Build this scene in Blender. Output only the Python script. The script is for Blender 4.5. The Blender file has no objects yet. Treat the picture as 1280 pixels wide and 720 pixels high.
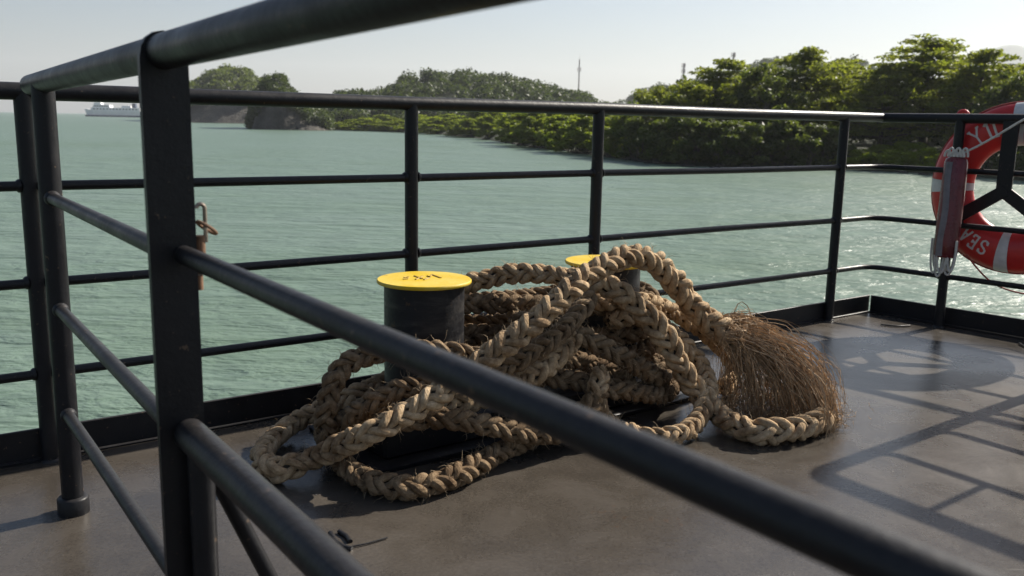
import bpy, math, random
import numpy as np
from mathutils import Vector, Matrix

# ------------------------------------------------------------------ camera, world, sun, exposure
scene = bpy.context.scene
COL = scene.collection
F_PX, PITCH, ROLL, CAM_H = 1128.62, 0.182623, 0.019414, 0.988
SUN_AZ, SUN_EL = math.radians(37.0), math.radians(37.0)     # azimuth from +X towards +Y

cd = bpy.data.cameras.new('camera')
cd.sensor_width = 36.0
cd.lens = F_PX / 1280 * 36
cd.clip_start, cd.clip_end = 0.02, 30000
cd.dof.use_dof = True
cd.dof.focus_distance = 2.75
cd.dof.aperture_fstop = 6.3
cam = bpy.data.objects.new('camera', cd)
COL.objects.link(cam)
cam.matrix_world = Matrix.Translation((0, 0, CAM_H)) @ Matrix.Rotation(math.pi / 2 - PITCH, 4, 'X') @ Matrix.Rotation(ROLL, 4, 'Z')
scene.camera = cam

world = bpy.data.worlds.new('World')
scene.world = world
world.use_nodes = True
wn = world.node_tree
bg = wn.nodes['Background']
sky = wn.nodes.new('ShaderNodeTexSky')
sky.sky_type = 'NISHITA'
sky.sun_disc = False
sky.sun_elevation = SUN_EL
sky.sun_rotation = math.pi / 2 - SUN_AZ
sky.air_density = 1.0
sky.dust_density = 1.5
sky.ozone_density = 3.0
wn.links.new(sky.outputs['Color'], bg.inputs['Color'])
bg.inputs['Strength'].default_value = 0.056

sl = bpy.data.lights.new('sun', 'SUN')
sl.energy = 5.0
sl.angle = math.radians(0.6)
sl.color = (1.0, 0.93, 0.82)
sun = bpy.data.objects.new('sun', sl)
COL.objects.link(sun)
SUN_DIR = Vector((math.cos(SUN_EL) * math.cos(SUN_AZ), math.cos(SUN_EL) * math.sin(SUN_AZ), math.sin(SUN_EL)))
sun.rotation_mode = 'QUATERNION'
sun.rotation_quaternion = SUN_DIR.to_track_quat('Z', 'Y')
sun.location = (8, 6, 12)

vs = scene.view_settings
vs.view_transform = 'Standard'
vs.look = 'None'
vs.gamma = 1.0
vs.exposure = 0.84
vs.use_curve_mapping = False
scene.cycles.use_denoising = True
scene.cycles.max_bounces = 7
scene.cycles.transparent_max_bounces = 8
scene.cycles.volume_bounces = 0
scene.cycles.sample_clamp_indirect = 6.0

rnd = random.Random(7)
RNG = np.random.default_rng(7)


def at(px, py, Y=None, z=None):
    """a surveyed point: image bearing + a known distance Y (or a known height z)"""
    u, w = px - 640, py - 360
    c, s = math.cos(ROLL), math.sin(ROLL)
    a, b = (c * u + s * w) / F_PX, (-s * u + c * w) / F_PX
    d = Vector((a, math.cos(PITCH) - b * math.sin(PITCH), -math.sin(PITCH) - b * math.cos(PITCH)))
    k = (z - CAM_H) / d.z if z is not None else Y / d.y
    return Vector((0, 0, CAM_H)) + d * k


# ------------------------------------------------------------------ node helpers / materials
def new_mat(name):
    m = bpy.data.materials.new(name)
    m.use_nodes = True
    nt = m.node_tree
    return m, nt, nt.nodes['Principled BSDF'], nt.nodes['Material Output']


def N(nt, typ, **kw):
    n = nt.nodes.new(typ)
    for k, v in kw.items():
        if k in n.inputs:
            n.inputs[k].default_value = v
        else:
            setattr(n, k, v)
    return n


def ramp(nt, fac, stops):
    r = nt.nodes.new('ShaderNodeValToRGB')
    e = r.color_ramp.elements
    while len(e) < len(stops):
        e.new(0.5)
    for el, (p, c) in zip(e, stops):
        el.position = p
        el.color = c if len(c) == 4 else (*c, 1)
    nt.links.new(fac, r.inputs['Fac'])
    return r


def noise(nt, vec, scale, detail=4, rough=0.55, dist=0.0):
    n = N(nt, 'ShaderNodeTexNoise', Scale=scale, Detail=detail, Roughness=rough, Distortion=dist)
    if vec is not None:
        nt.links.new(vec, n.inputs['Vector'])
    return n


def math_node(nt, op, a, b=None, c=None):
    m = nt.nodes.new('ShaderNodeMath')
    m.operation = op
    for i, x in enumerate((a, b, c)):
        if x is None:
            continue
        if isinstance(x, (int, float)):
            m.inputs[i].default_value = x
        else:
            nt.links.new(x, m.inputs[i])
    return m.outputs[0]


def mix_col(nt, fac, a, b, mode='MIX'):
    m = nt.nodes.new('ShaderNodeMix')
    m.data_type = 'RGBA'
    m.blend_type = mode
    for sock, v in ((m.inputs[0], fac), (m.inputs[6], a), (m.inputs[7], b)):
        if isinstance(v, (int, float)):
            sock.default_value = v
        elif isinstance(v, tuple):
            sock.default_value = v if len(v) == 4 else (*v, 1)
        else:
            nt.links.new(v, sock)
    return m.outputs[2]


def bump(nt, bsdf, height, strength=0.3, dist=0.01):
    b = N(nt, 'ShaderNodeBump', Strength=strength, Distance=dist)
    nt.links.new(height, b.inputs['Height'])
    nt.links.new(b.outputs['Normal'], bsdf.inputs['Normal'])
    return b


M = {}


def worn_paint(name, base, worn, rust, stretch, lo=0.52, hi=0.62, rough=0.45):
    m, nt, b, o = new_mat(name)
    geo = nt.nodes.new('ShaderNodeNewGeometry')
    mp = nt.nodes.new('ShaderNodeMapping')
    mp.inputs['Scale'].default_value = stretch
    nt.links.new(geo.outputs['Position'], mp.inputs['Vector'])
    n1 = noise(nt, mp.outputs[0], 8, 6, 0.65, 0.3)
    n2 = noise(nt, geo.outputs['Position'], 60, 5, 0.65)
    n3 = noise(nt, geo.outputs['Position'], 17, 5, 0.6)
    w = ramp(nt, n1.outputs['Fac'], [(lo, (0, 0, 0)), (hi, (1, 1, 1))])
    c = mix_col(nt, math_node(nt, 'MULTIPLY', w.outputs['Color'], n2.outputs['Fac']), base, worn)
    r = ramp(nt, math_node(nt, 'ADD', math_node(nt, 'MULTIPLY', n3.outputs['Fac'], 0.6), math_node(nt, 'MULTIPLY', n2.outputs['Fac'], 0.4)), [(0.60, (0, 0, 0)), (0.64, (1, 1, 1))])
    c = mix_col(nt, r.outputs['Color'], c, rust)
    nt.links.new(c, b.inputs['Base Color'])
    b.inputs['Specular IOR Level'].default_value = 0.3
    rr = ramp(nt, n2.outputs['Fac'], [(0.3, (rough - .1,) * 3), (0.7, (rough + .15,) * 3)])
    nt.links.new(rr.outputs['Color'], b.inputs['Roughness'])
    bump(nt, b, math_node(nt, 'ADD', n2.outputs['Fac'], n1.outputs['Fac']), 0.3, 0.003)
    M[name] = m



def simple(name, col, rough=0.5, metal=0.0, var=0.25, scale=30, bstr=0.15, bdist=0.002, coat=0.0):
    m, nt, b, o = new_mat(name)
    tc = nt.nodes.new('ShaderNodeTexCoord')
    n1 = noise(nt, tc.outputs['Object'], scale, 5)
    lo = tuple(c * (1 - var) for c in col)
    hi = tuple(min(1, c * (1 + var)) for c in col)
    r = ramp(nt, n1.outputs['Fac'], [(0.3, lo), (0.7, hi)])
    nt.links.new(r.outputs['Color'], b.inputs['Base Color'])
    rr = nt.nodes.new('ShaderNodeMapRange')
    rr.inputs['To Min'].default_value = max(0.02, rough - 0.12)
    rr.inputs['To Max'].default_value = min(1, rough + 0.12)
    nt.links.new(n1.outputs['Fac'], rr.inputs['Value'])
    nt.links.new(rr.outputs[0], b.inputs['Roughness'])
    b.inputs['Metallic'].default_value = metal
    b.inputs['Coat Weight'].default_value = coat
    if bstr:
        n2 = noise(nt, tc.outputs['Object'], scale * 4, 3)
        bump(nt, b, n2.outputs['Fac'], bstr, bdist)
    M[name] = m
    return m


def paint_black():
    """brushed marine paint over steel: drips, grime, chips of rust at random"""
    m, nt, b, o = new_mat('black_paint')
    geo = nt.nodes.new('ShaderNodeNewGeometry')
    pos = geo.outputs['Position']
    n1 = noise(nt, pos, 9, 6, 0.6)
    n2 = noise(nt, pos, 70, 4, 0.6)
    n3 = noise(nt, pos, 260, 2, 0.5)
    base = ramp(nt, n1.outputs['Fac'], [(0.3, (0.0065, 0.0065, 0.008)), (0.62, (0.011, 0.011, 0.013)), (0.8, (0.026, 0.024, 0.022))])
    chips = ramp(nt, n2.outputs['Fac'], [(0.66, (0, 0, 0)), (0.70, (1, 1, 1))])
    c2 = mix_col(nt, chips.outputs['Color'], base.outputs['Color'], (0.085, 0.058, 0.040))
    # blotchy paler tone on what faces up
    sep = nt.nodes.new('ShaderNodeSeparateXYZ')
    nt.links.new(geo.outputs['Normal'], sep.inputs[0])
    up = math_node(nt, 'MULTIPLY', math_node(nt, 'MAXIMUM', sep.outputs['Z'], 0.0), n2.outputs['Fac'])
    c3 = mix_col(nt, math_node(nt, 'MULTIPLY', up, 0.40), c2, (0.08, 0.073, 0.068))
    nt.links.new(c3, b.inputs['Base Color'])
    b.inputs['Specular IOR Level'].default_value = 0.27
    rr = ramp(nt, n1.outputs['Fac'], [(0.3, (0.34,) * 3), (0.75, (0.55,) * 3)])
    nt.links.new(rr.outputs['Color'], b.inputs['Roughness'])
    h = math_node(nt, 'ADD', math_node(nt, 'MULTIPLY', n2.outputs['Fac'], 0.8), math_node(nt, 'ADD', math_node(nt, 'MULTIPLY', n3.outputs['Fac'], 0.3), math_node(nt, 'MULTIPLY', noise(nt, pos, 28, 4).outputs['Fac'], 0.9)))
    bump(nt, b, h, 0.35, 0.003)
    M['black'] = m


def deck_paint():
    m, nt, b, o = new_mat('deck_paint')
    geo = nt.nodes.new('ShaderNodeNewGeometry')
    pos = geo.outputs['Position']
    n0 = noise(nt, pos, 0.9, 5, 0.6, 0.6)
    n1 = noise(nt, pos, 5, 7, 0.65, 0.4)
    n2 = noise(nt, pos, 45, 5, 0.6)
    n3 = noise(nt, pos, 300, 2, 0.5)
    c1 = ramp(nt, n1.outputs['Fac'], [(0.28, (0.050, 0.043, 0.036)), (0.5, (0.067, 0.058, 0.048)), (0.72, (0.085, 0.075, 0.064))])
    c2 = ramp(nt, n0.outputs['Fac'], [(0.35, (0.72, 0.71, 0.70)), (0.65, (1.12, 1.1, 1.08))])
    col = mix_col(nt, 1.0, c1.outputs['Color'], c2.outputs['Color'], 'MULTIPLY')
    # worn-through scuffs and small pale grit
    v = N(nt, 'ShaderNodeTexVoronoi', Scale=17.0, Randomness=1.0)
    nt.links.new(pos, v.inputs['Vector'])
    spot = ramp(nt, v.outputs['Distance'], [(0.03, (1, 1, 1)), (0.06, (0, 0, 0))])
    keep = ramp(nt, noise(nt, pos, 13, 1).outputs['Fac'], [(0.60, (0, 0, 0)), (0.63, (1, 1, 1))])
    sp = math_node(nt, 'MULTIPLY', spot.outputs['Color'], keep.outputs['Color'])
    col = mix_col(nt, sp, col, (0.30, 0.28, 0.25))
    v2 = N(nt, 'ShaderNodeTexVoronoi', Scale=11.0)
    nt.links.new(pos, v2.inputs['Vector'])
    spot2 = ramp(nt, math_node(nt, 'ADD', v2.outputs['Distance'], math_node(nt, 'MULTIPLY', n2.outputs['Fac'], 0.12)), [(0.10, (1, 1, 1)), (0.17, (0, 0, 0))])
    keep2 = ramp(nt, noise(nt, pos, 4.3, 2).outputs['Fac'], [(0.55, (0, 0, 0)), (0.62, (1, 1, 1))])
    col = mix_col(nt, math_node(nt, 'MULTIPLY', math_node(nt, 'MULTIPLY', spot2.outputs['Color'], keep2.outputs['Color']), 0.6), col, (0.035, 0.03, 0.028))
    # drag marks and scratches along the side of the ship
    mp = nt.nodes.new('ShaderNodeMapping')
    mp.inputs['Rotation'].default_value = (0, 0, math.radians(-20))
    mp.inputs['Scale'].default_value = (0.6, 14.0, 1.0)
    nt.links.new(pos, mp.inputs['Vector'])
    sc_ = ramp(nt, noise(nt, mp.outputs[0], 4.0, 5, 0.7, 0.2).outputs['Fac'], [(0.66, (0, 0, 0)), (0.72, (1, 1, 1))])
    col = mix_col(nt, math_node(nt, 'MULTIPLY', sc_.outputs['Color'], 0.30), col, (0.16, 0.145, 0.125))
    rs_ = ramp(nt, math_node(nt, 'ADD', math_node(nt, 'MULTIPLY', noise(nt, pos, 2.6, 4, 0.6).outputs['Fac'], 0.6), math_node(nt, 'MULTIPLY', n2.outputs['Fac'], 0.4)), [(0.605, (0, 0, 0)), (0.66, (1, 1, 1))])
    col = mix_col(nt, math_node(nt, 'MULTIPLY', rs_.outputs['Color'], 0.55), col, (0.075, 0.045, 0.028))
    fine = ramp(nt, noise(nt, pos, 120, 3, 0.7).outputs['Fac'], [(0.35, (0.82, 0.82, 0.82)), (0.65, (1.18, 1.18, 1.18))])
    col = mix_col(nt, 1.0, col, fine.outputs['Color'], 'MULTIPLY')
    nt.links.new(col, b.inputs['Base Color'])
    ro = math_node(nt, 'ADD', math_node(nt, 'MULTIPLY', n0.outputs['Fac'], 0.26), math_node(nt, 'MULTIPLY', n1.outputs['Fac'], 0.22))
    ro = math_node(nt, 'ADD', ro, 0.03)
    nt.links.new(ro, b.inputs['Roughness'])
    b.inputs['Specular IOR Level'].default_value = 0.5
    h = math_node(nt, 'ADD', math_node(nt, 'MULTIPLY', n1.outputs['Fac'], 1.2), math_node(nt, 'ADD', math_node(nt, 'MULTIPLY', n2.outputs['Fac'], 0.34), math_node(nt, 'MULTIPLY', n3.outputs['Fac'], 0.085)))
    bump(nt, b, h, 0.35, 0.006)
    M['deck'] = m


def rope_mat(name, lo, mid, hi):
    m, nt, b, o = new_mat(name)
    uv = nt.nodes.new('ShaderNodeUVMap')
    sep = nt.nodes.new('ShaderNodeSeparateXYZ')
    nt.links.new(uv.outputs['UV'], sep.inputs[0])
    geo = nt.nodes.new('ShaderNodeNewGeometry')
    pos = geo.outputs['Position']
    tw = math_node(nt, 'ADD', math_node(nt, 'MULTIPLY', sep.outputs['X'], 7.0), math_node(nt, 'MULTIPLY', sep.outputs['Y'], 70.0))
    nz = noise(nt, pos, 160, 3)
    tw = math_node(nt, 'ADD', tw, math_node(nt, 'MULTIPLY', nz.outputs['Fac'], 0.55))
    yarn = math_node(nt, 'SINE', math_node(nt, 'MULTIPLY', tw, 6.2832))
    y01 = math_node(nt, 'MULTIPLY_ADD', yarn, 0.5, 0.5)
    # fine fibres running along the yarns
    comb = nt.nodes.new('ShaderNodeCombineXYZ')
    nt.links.new(math_node(nt, 'MULTIPLY', tw, 9.0), comb.inputs[0])
    nt.links.new(math_node(nt, 'MULTIPLY', sep.outputs['Y'], 26.0), comb.inputs[1])
    nf = noise(nt, comb.outputs[0], 3.0, 4, 0.7)
    n1 = noise(nt, pos, 7, 5, 0.6)
    n2 = noise(nt, pos, 55, 5, 0.65)
    cf = math_node(nt, 'ADD', math_node(nt, 'MULTIPLY', n2.outputs['Fac'], 0.55), math_node(nt, 'MULTIPLY', nf.outputs['Fac'], 0.45))
    c = ramp(nt, cf, [(0.33, lo), (0.5, mid), (0.66, hi)])
    n4 = noise(nt, pos, 24, 4, 0.6)
    dm = math_node(nt, 'ADD', math_node(nt, 'MULTIPLY', n1.outputs['Fac'], 0.6), math_node(nt, 'MULTIPLY', n4.outputs['Fac'], 0.4))
    dirt = ramp(nt, dm, [(0.38, (0.34, 0.28, 0.24)), (0.50, (0.80, 0.76, 0.72)), (0.58, (1, 1, 1))])
    col = mix_col(nt, 0.9, c.outputs['Color'], dirt.outputs['Color'], 'MULTIPLY')
    nt.links.new(col, b.inputs['Base Color'])
    b.inputs['Roughness'].default_value = 0.9
    b.inputs['Specular IOR Level'].default_value = 0.15
    hgt = math_node(nt, 'ADD', math_node(nt, 'MULTIPLY', y01, 0.5), math_node(nt, 'MULTIPLY', nf.outputs['Fac'], 0.9))
    bump(nt, b, hgt, 0.6, 0.0022)
    M[name] = m


def leaf_mat(name, dark, light, trans=0.45, scale=0.6):
    m, nt, b, o = new_mat(name)
    geo = nt.nodes.new('ShaderNodeNewGeometry')
    n1 = noise(nt, geo.outputs['Position'], scale, 3)
    n2 = nt.nodes.new('ShaderNodeTexWhiteNoise')
    nt.links.new(geo.outputs['Random Per Island'], n2.inputs['Vector'])
    f = math_node(nt, 'ADD', math_node(nt, 'MULTIPLY', n1.outputs['Fac'], 0.75), math_node(nt, 'MULTIPLY', geo.outputs['Random Per Island'], 0.35))
    r = ramp(nt, f, [(0.3, dark), (0.75, light)])
    nt.links.new(r.outputs['Color'], b.inputs['Base Color'])
    b.inputs['Roughness'].default_value = 0.5
    b.inputs['Specular IOR Level'].default_value = 0.35
    tr = nt.nodes.new('ShaderNodeBsdfTranslucent')
    tc = mix_col(nt, 1.0, r.outputs['Color'], (1.7, 1.7, 0.6), 'MULTIPLY')
    nt.links.new(tc, tr.inputs['Color'])
    mx = nt.nodes.new('ShaderNodeMixShader')
    mx.inputs[0].default_value = trans
    nt.links.new(b.outputs[0], mx.inputs[1])
    nt.links.new(tr.outputs[0], mx.inputs[2])
    nt.links.new(mx.outputs[0], o.inputs['Surface'])
    M[name] = m


def sea_mat():
    m, nt, b, o = new_mat('sea_water')
    geo = nt.nodes.new('ShaderNodeNewGeometry')
    pos = geo.outputs['Position']
    mp = nt.nodes.new('ShaderNodeMapping')
    mp.inputs['Rotation'].default_value = (0, 0, math.radians(-14))
    mp.inputs['Scale'].default_value = (0.42, 1.0, 1.0)
    nt.links.new(pos, mp.inputs['Vector'])
    w1 = noise(nt, mp.outputs[0], 0.42, 4, 0.55, 0.3)
    w2 = noise(nt, mp.outputs[0], 1.7, 4, 0.6, 0.4)
    w3 = noise(nt, mp.outputs[0], 6.0, 4, 0.6, 0.3)
    patch = noise(nt, mp.outputs[0], 0.05, 4, 0.6, 0.8)
    streak = noise(nt, mp.outputs[0], 0.33, 3, 0.5, 0.6)
    f = math_node(nt, 'ADD', math_node(nt, 'MULTIPLY', patch.outputs['Fac'], 0.6), math_node(nt, 'MULTIPLY', streak.outputs['Fac'], 0.4))
    c = ramp(nt, f, [(0.34, (0.104, 0.156, 0.104)), (0.50, (0.122, 0.178, 0.136)), (0.68, (0.138, 0.190, 0.156))])
    nt.links.new(c.outputs['Color'], b.inputs['Base Color'])
    b.inputs['Roughness'].default_value = 0.38
    b.inputs['IOR'].default_value = 1.33
    h = math_node(nt, 'ADD', math_node(nt, 'MULTIPLY', w1.outputs['Fac'], 1.0), math_node(nt, 'ADD', math_node(nt, 'MULTIPLY', w2.outputs['Fac'], 0.55), math_node(nt, 'MULTIPLY', w3.outputs['Fac'], 0.14)))
    bump(nt, b, h, 1.0, 0.46)
    M['sea'] = m


paint_black()
deck_paint()
sea_mat()
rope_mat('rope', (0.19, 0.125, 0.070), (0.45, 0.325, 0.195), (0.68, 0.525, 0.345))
rope_mat('rope_dark', (0.095, 0.066, 0.040), (0.215, 0.152, 0.092), (0.38, 0.280, 0.175))  # darker version of the rope colours, used for some lengths
rope_mat('rope_core', (0.03, 0.024, 0.018), (0.05, 0.04, 0.03), (0.07, 0.055, 0.04))
simple('fibre', (0.42, 0.285, 0.16), 0.75, var=0.6, scale=60, bstr=0)
simple('fuzz', (0.32, 0.24, 0.15), 0.85, var=0.4, scale=40, bstr=0)
worn_paint('cap_yellow', (0.60, 0.405, 0.010), (0.68, 0.52, 0.12), (0.26, 0.15, 0.03), (1, 1, 1), 0.42, 0.58)
worn_paint('bollard_paint', (0.009, 0.009, 0.011), (0.060, 0.055, 0.050), (0.05, 0.030, 0.018), (0.6, 0.6, 3.0), 0.50, 0.66)
simple('weld_bead', (0.36, 0.22, 0.02), 0.5, var=0.3, scale=120)
simple('buoy_red', (0.55, 0.020, 0.018), 0.42, var=0.12, scale=14, bstr=0.1)
simple('buoy_white', (0.62, 0.60, 0.58), 0.5, var=0.12, scale=30)
simple('bag_red', (0.13, 0.014, 0.018), 0.28, var=0.3, scale=14)
simple('bag_clear', (0.13, 0.11, 0.12), 0.22, var=0.3, scale=20)
simple('cord_white', (0.55, 0.52, 0.47), 0.8, var=0.25, scale=80)
simple('cord_red', (0.35, 0.06, 0.05), 0.7, var=0.2, scale=80)
simple('steel', (0.30, 0.25, 0.20), 0.35, metal=0.8, var=0.4, scale=60)
simple('rust', (0.16, 0.085, 0.045), 0.8, var=0.5, scale=60)
simple('bark', (0.085, 0.070, 0.055), 0.9, var=0.4, scale=3, bdist=0.02)
simple('soil', (0.026, 0.034, 0.012), 0.95, var=0.4, scale=0.5, bdist=0.05)
simple('rock', (0.026, 0.024, 0.022), 0.85, var=0.5, scale=1.2, bstr=0.5, bdist=0.08)
simple('cliff', (0.050, 0.045, 0.038), 0.9, var=0.6, scale=0.25, bstr=0.8, bdist=0.6)
simple('ochre_rock', (0.42, 0.24, 0.13), 0.9, var=0.3, scale=0.6)
simple('ship_white', (0.80, 0.80, 0.80), 0.5, var=0.06, scale=0.2, bstr=0)
simple('ship_blue', (0.035, 0.055, 0.10), 0.5, var=0.1, scale=0.2, bstr=0)
simple('ship_glass', (0.03, 0.035, 0.045), 0.2, var=0.1, scale=1, bstr=0)
simple('mast_metal', (0.34, 0.30, 0.30), 0.5, metal=0.2, var=0.1, scale=1, bstr=0)
simple('far_hill', (0.045, 0.065, 0.035), 0.95, var=0.5, scale=0.02, bstr=0.8, bdist=6)
leaf_mat('leaf_almond', (0.085, 0.112, 0.024), (0.185, 0.205, 0.052), 0.60)
leaf_mat('leaf_dark', (0.040, 0.060, 0.022), (0.092, 0.115, 0.038), 0.50)
leaf_mat('leaf_mangrove', (0.095, 0.135, 0.022), (0.190, 0.225, 0.045), 0.60)
leaf_mat('leaf_grass', (0.160, 0.210, 0.020), (0.23, 0.28, 0.045), 0.60)
leaf_mat('leaf_hill', (0.024, 0.040, 0.018), (0.060, 0.080, 0.034), 0.40, 0.12)


# ------------------------------------------------------------------ mesh helpers
def tag(o, label=None, cat=None, group=None, kind=None):
    if label: o['label'] = label
    if cat: o['category'] = cat
    if group: o['group'] = group
    if kind: o['kind'] = kind
    return o


def empty(name, loc=(0, 0, 0)):
    o = bpy.data.objects.new(name, None)
    o.empty_display_size = 0.1
    COL.objects.link(o)
    o.location = loc
    return o


def link(name, me, mat, parent=None, loc=None):
    if mat is not None and not me.materials:
        me.materials.append(M[mat] if isinstance(mat, str) else mat)
    o = bpy.data.objects.new(name, me)
    COL.objects.link(o)
    if loc is not None:
        o.location = loc
    if parent is not None:
        o.parent = parent
        # geometry is written in world space; parents are only translated
        if loc is None and parent.type == 'EMPTY':
            o.matrix_parent_inverse = Matrix.Translation(-Vector(parent.location))
    return o


class MB:
    def __init__(s):
        s.v, s.f, s.uv = [], [], []

    def quad(s, *ix):
        s.f.append(tuple(ix))

    def box(s, c, size, rot=None, bev=0.0):
        c = Vector(c)
        hx, hy, hz = [x / 2 for x in size]
        R = rot or Matrix.Identity(3)
        b0 = len(s.v)
        if bev <= 0:
            for dz in (-hz, hz):
                for dx, dy in ((-hx, -hy), (hx, -hy), (hx, hy), (-hx, hy)):
                    s.v.append(c + R @ Vector((dx, dy, dz)))
            for q in ((3, 2, 1, 0), (4, 5, 6, 7), (0, 1, 5, 4), (1, 2, 6, 5), (2, 3, 7, 6), (3, 0, 4, 7)):
                s.f.append(tuple(b0 + i for i in q))
            return s
        prof = [(-hz, bev), (-hz + bev, 0), (hz - bev, 0), (hz, bev)]
        for dz, ins in prof:
            for sx, sy in ((-1, -1), (1, -1), (1, 1), (-1, 1)):
                x, y = sx * (hx - ins), sy * (hy - ins)
                k = bev * 0.7
                pts = [(x, y - sy * k), (x - sx * k, y)] if sx * sy > 0 else [(x - sx * k, y), (x, y - sy * k)]
                if sx * sy < 0:
                    pts = [(x - sx * k, y), (x, y - sy * k)]
                else:
                    pts = [(x, y - sy * k), (x - sx * k, y)]
                # keep counter-clockwise order
                if (sx, sy) in ((-1, -1), (1, 1)):
                    pts = [(x, y - sy * k), (x - sx * k, y)]
                for p in pts:
                    s.v.append(c + R @ Vector((p[0], p[1], dz)))
        n = 8
        for j in range(3):
            for i in range(n):
                a = b0 + j * n + i
                b_ = b0 + j * n + (i + 1) % n
                s.f.append((a, b_, b_ + n, a + n))
        s.f.append(tuple(b0 + i for i in reversed(range(n))))
        s.f.append(tuple(b0 + 3 * n + i for i in range(n)))
        return s

    def tube(s, pts, r, seg=12, cap=True, flat=1.0, up=None):
        pts = [Vector(p) for p in pts]
        n = len(pts)
        rs = r if isinstance(r, (list, tuple)) else [r] * n
        T = []
        for i in range(n):
            t = pts[min(i + 1, n - 1)] - pts[max(i - 1, 0)]
            T.append(t.normalized() if t.length > 1e-9 else Vector((0, 0, 1)))
        u = up or (Vector((0, 0, 1)) if abs(T[0].z) < 0.9 else Vector((1, 0, 0)))
        u = (u - T[0] * u.dot(T[0])).normalized()
        b0 = len(s.v)
        for i in range(n):
            u = (u - T[i] * u.dot(T[i]))
            u = u.normalized() if u.length > 1e-6 else T[i].orthogonal().normalized()
            w = T[i].cross(u)
            for k in range(seg):
                a = 2 * math.pi * k / seg
                s.v.append(pts[i] + (u * math.cos(a) * flat + w * math.sin(a)) * rs[i])
        for i in range(n - 1):
            for k in range(seg):
                a = b0 + i * seg + k
                b_ = b0 + i * seg + (k + 1) % seg
                s.f.append((a, b_, b_ + seg, a + seg))
        if cap:
            s.f.append(tuple(b0 + k for k in reversed(range(seg))))
            s.f.append(tuple(b0 + (n - 1) * seg + k for k in range(seg)))
        return s

    def lathe(s, c, prof, seg=48, axis='Z'):
        c = Vector(c)
        b0 = len(s.v)
        for r, z in prof:
            for k in range(seg):
                a = 2 * math.pi * k / seg
                s.v.append(c + Vector((r * math.cos(a), r * math.sin(a), z)))
        for i in range(len(prof) - 1):
            for k in range(seg):
                a = b0 + i * seg + k
                b_ = b0 + i * seg + (k + 1) % seg
                s.f.append((a, b_, b_ + seg, a + seg))
        s.f.append(tuple(b0 + k for k in reversed(range(seg))))
        s.f.append(tuple(b0 + (len(prof) - 1) * seg + k for k in range(seg)))
        return s

    def mesh(s, name, smooth=True, angle=40):
        me = bpy.data.meshes.new(name)
        me.from_pydata([tuple(v) for v in s.v], [], s.f)
        me.update()
        if smooth:
            me.polygons.foreach_set('use_smooth', [True] * len(me.polygons))
            me.set_sharp_from_angle(angle=math.radians(angle))
        return me

    def build(s, name, mat, parent=None, smooth=True):
        return link(name, s.mesh(name, smooth), mat, parent)


def np_mesh(name, verts, faces, smooth=False, uv=None):
    """verts (n,3), faces (m,k) all with k corners"""
    me = bpy.data.meshes.new(name)
    nv, nf, k = len(verts), len(faces), faces.shape[1]
    me.vertices.add(nv)
    me.vertices.foreach_set('co', np.asarray(verts, np.float32).ravel())
    me.loops.add(nf * k)
    me.loops.foreach_set('vertex_index', faces.astype(np.int32).ravel())
    me.polygons.add(nf)
    me.polygons.foreach_set('loop_start', np.arange(0, nf * k, k, dtype=np.int32))
    if uv is not None:
        l = me.uv_layers.new(name='UVMap')
        l.data.foreach_set('uv', uv[faces.ravel()].astype(np.float32).ravel())
    me.update(calc_edges=True)
    if smooth:
        me.polygons.foreach_set('use_smooth', np.ones(nf, dtype=bool))
    me.validate()
    return me


def fillet(pts, rad, steps=6):
    pts = [Vector(p) for p in pts]
    out = [pts[0]]
    for i in range(1, len(pts) - 1):
        a, b, c = pts[i - 1], pts[i], pts[i + 1]
        d1, d2 = (a - b), (c - b)
        k = min(rad, d1.length * 0.45, d2.length * 0.45)
        p, q = b + d1.normalized() * k, b + d2.normalized() * k
        for j in range(steps + 1):
            t = j / steps
            out.append(p * (1 - t) ** 2 + b * 2 * t * (1 - t) + q * t * t)
    out.append(pts[-1])
    return out


def catmull(pts, step):
    """resample a Catmull-Rom curve at even steps (numpy)"""
    P = np.array([tuple(p) for p in pts], float)
    P = np.vstack([2 * P[0] - P[1], P, 2 * P[-1] - P[-2]])
    out = []
    for i in range(1, len(P) - 2):
        p0, p1, p2, p3 = P[i - 1:i + 3]
        t01, t12, t23 = [max(np.linalg.norm(b - a), 1e-4) ** 0.5 for a, b in ((p0, p1), (p1, p2), (p2, p3))]
        m1 = (p2 - p1) + t12 * ((p1 - p0) / t01 - (p2 - p0) / (t01 + t12))
        m2 = (p2 - p1) + t12 * ((p3 - p2) / t23 - (p3 - p1) / (t12 + t23))
        t = np.linspace(0, 1, 40, endpoint=False)[:, None]
        h = (2 * t ** 3 - 3 * t ** 2 + 1) * p1 + (t ** 3 - 2 * t ** 2 + t) * m1 + (-2 * t ** 3 + 3 * t ** 2) * p2 + (t ** 3 - t ** 2) * m2
        out.append(h)
    out.append(P[-2][None])
    C = np.vstack(out)
    d = np.r_[0, np.cumsum(np.linalg.norm(np.diff(C, axis=0), axis=1))]
    n = max(4, int(d[-1] / step))
    s = np.linspace(0, d[-1], n)
    return np.stack([np.interp(s, d, C[:, i]) for i in range(3)], 1), s


# ------------------------------------------------------------------ sea, land, deck
WATER = -2.70
SEA_R = 9000
U = Vector((0.8125, 0.583, 0)).normalized()        # along the ship's side
NO = Vector((-U.y, U.x, 0))                        # outboard of the ship's side
W = Vector((0.671, -0.741, 0)).normalized()        # along the short end
NW = Vector((-W.y, W.x, 0)) * 1.0
C0 = Vector((1.948, 4.836, 0))                     # deck corner

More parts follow.
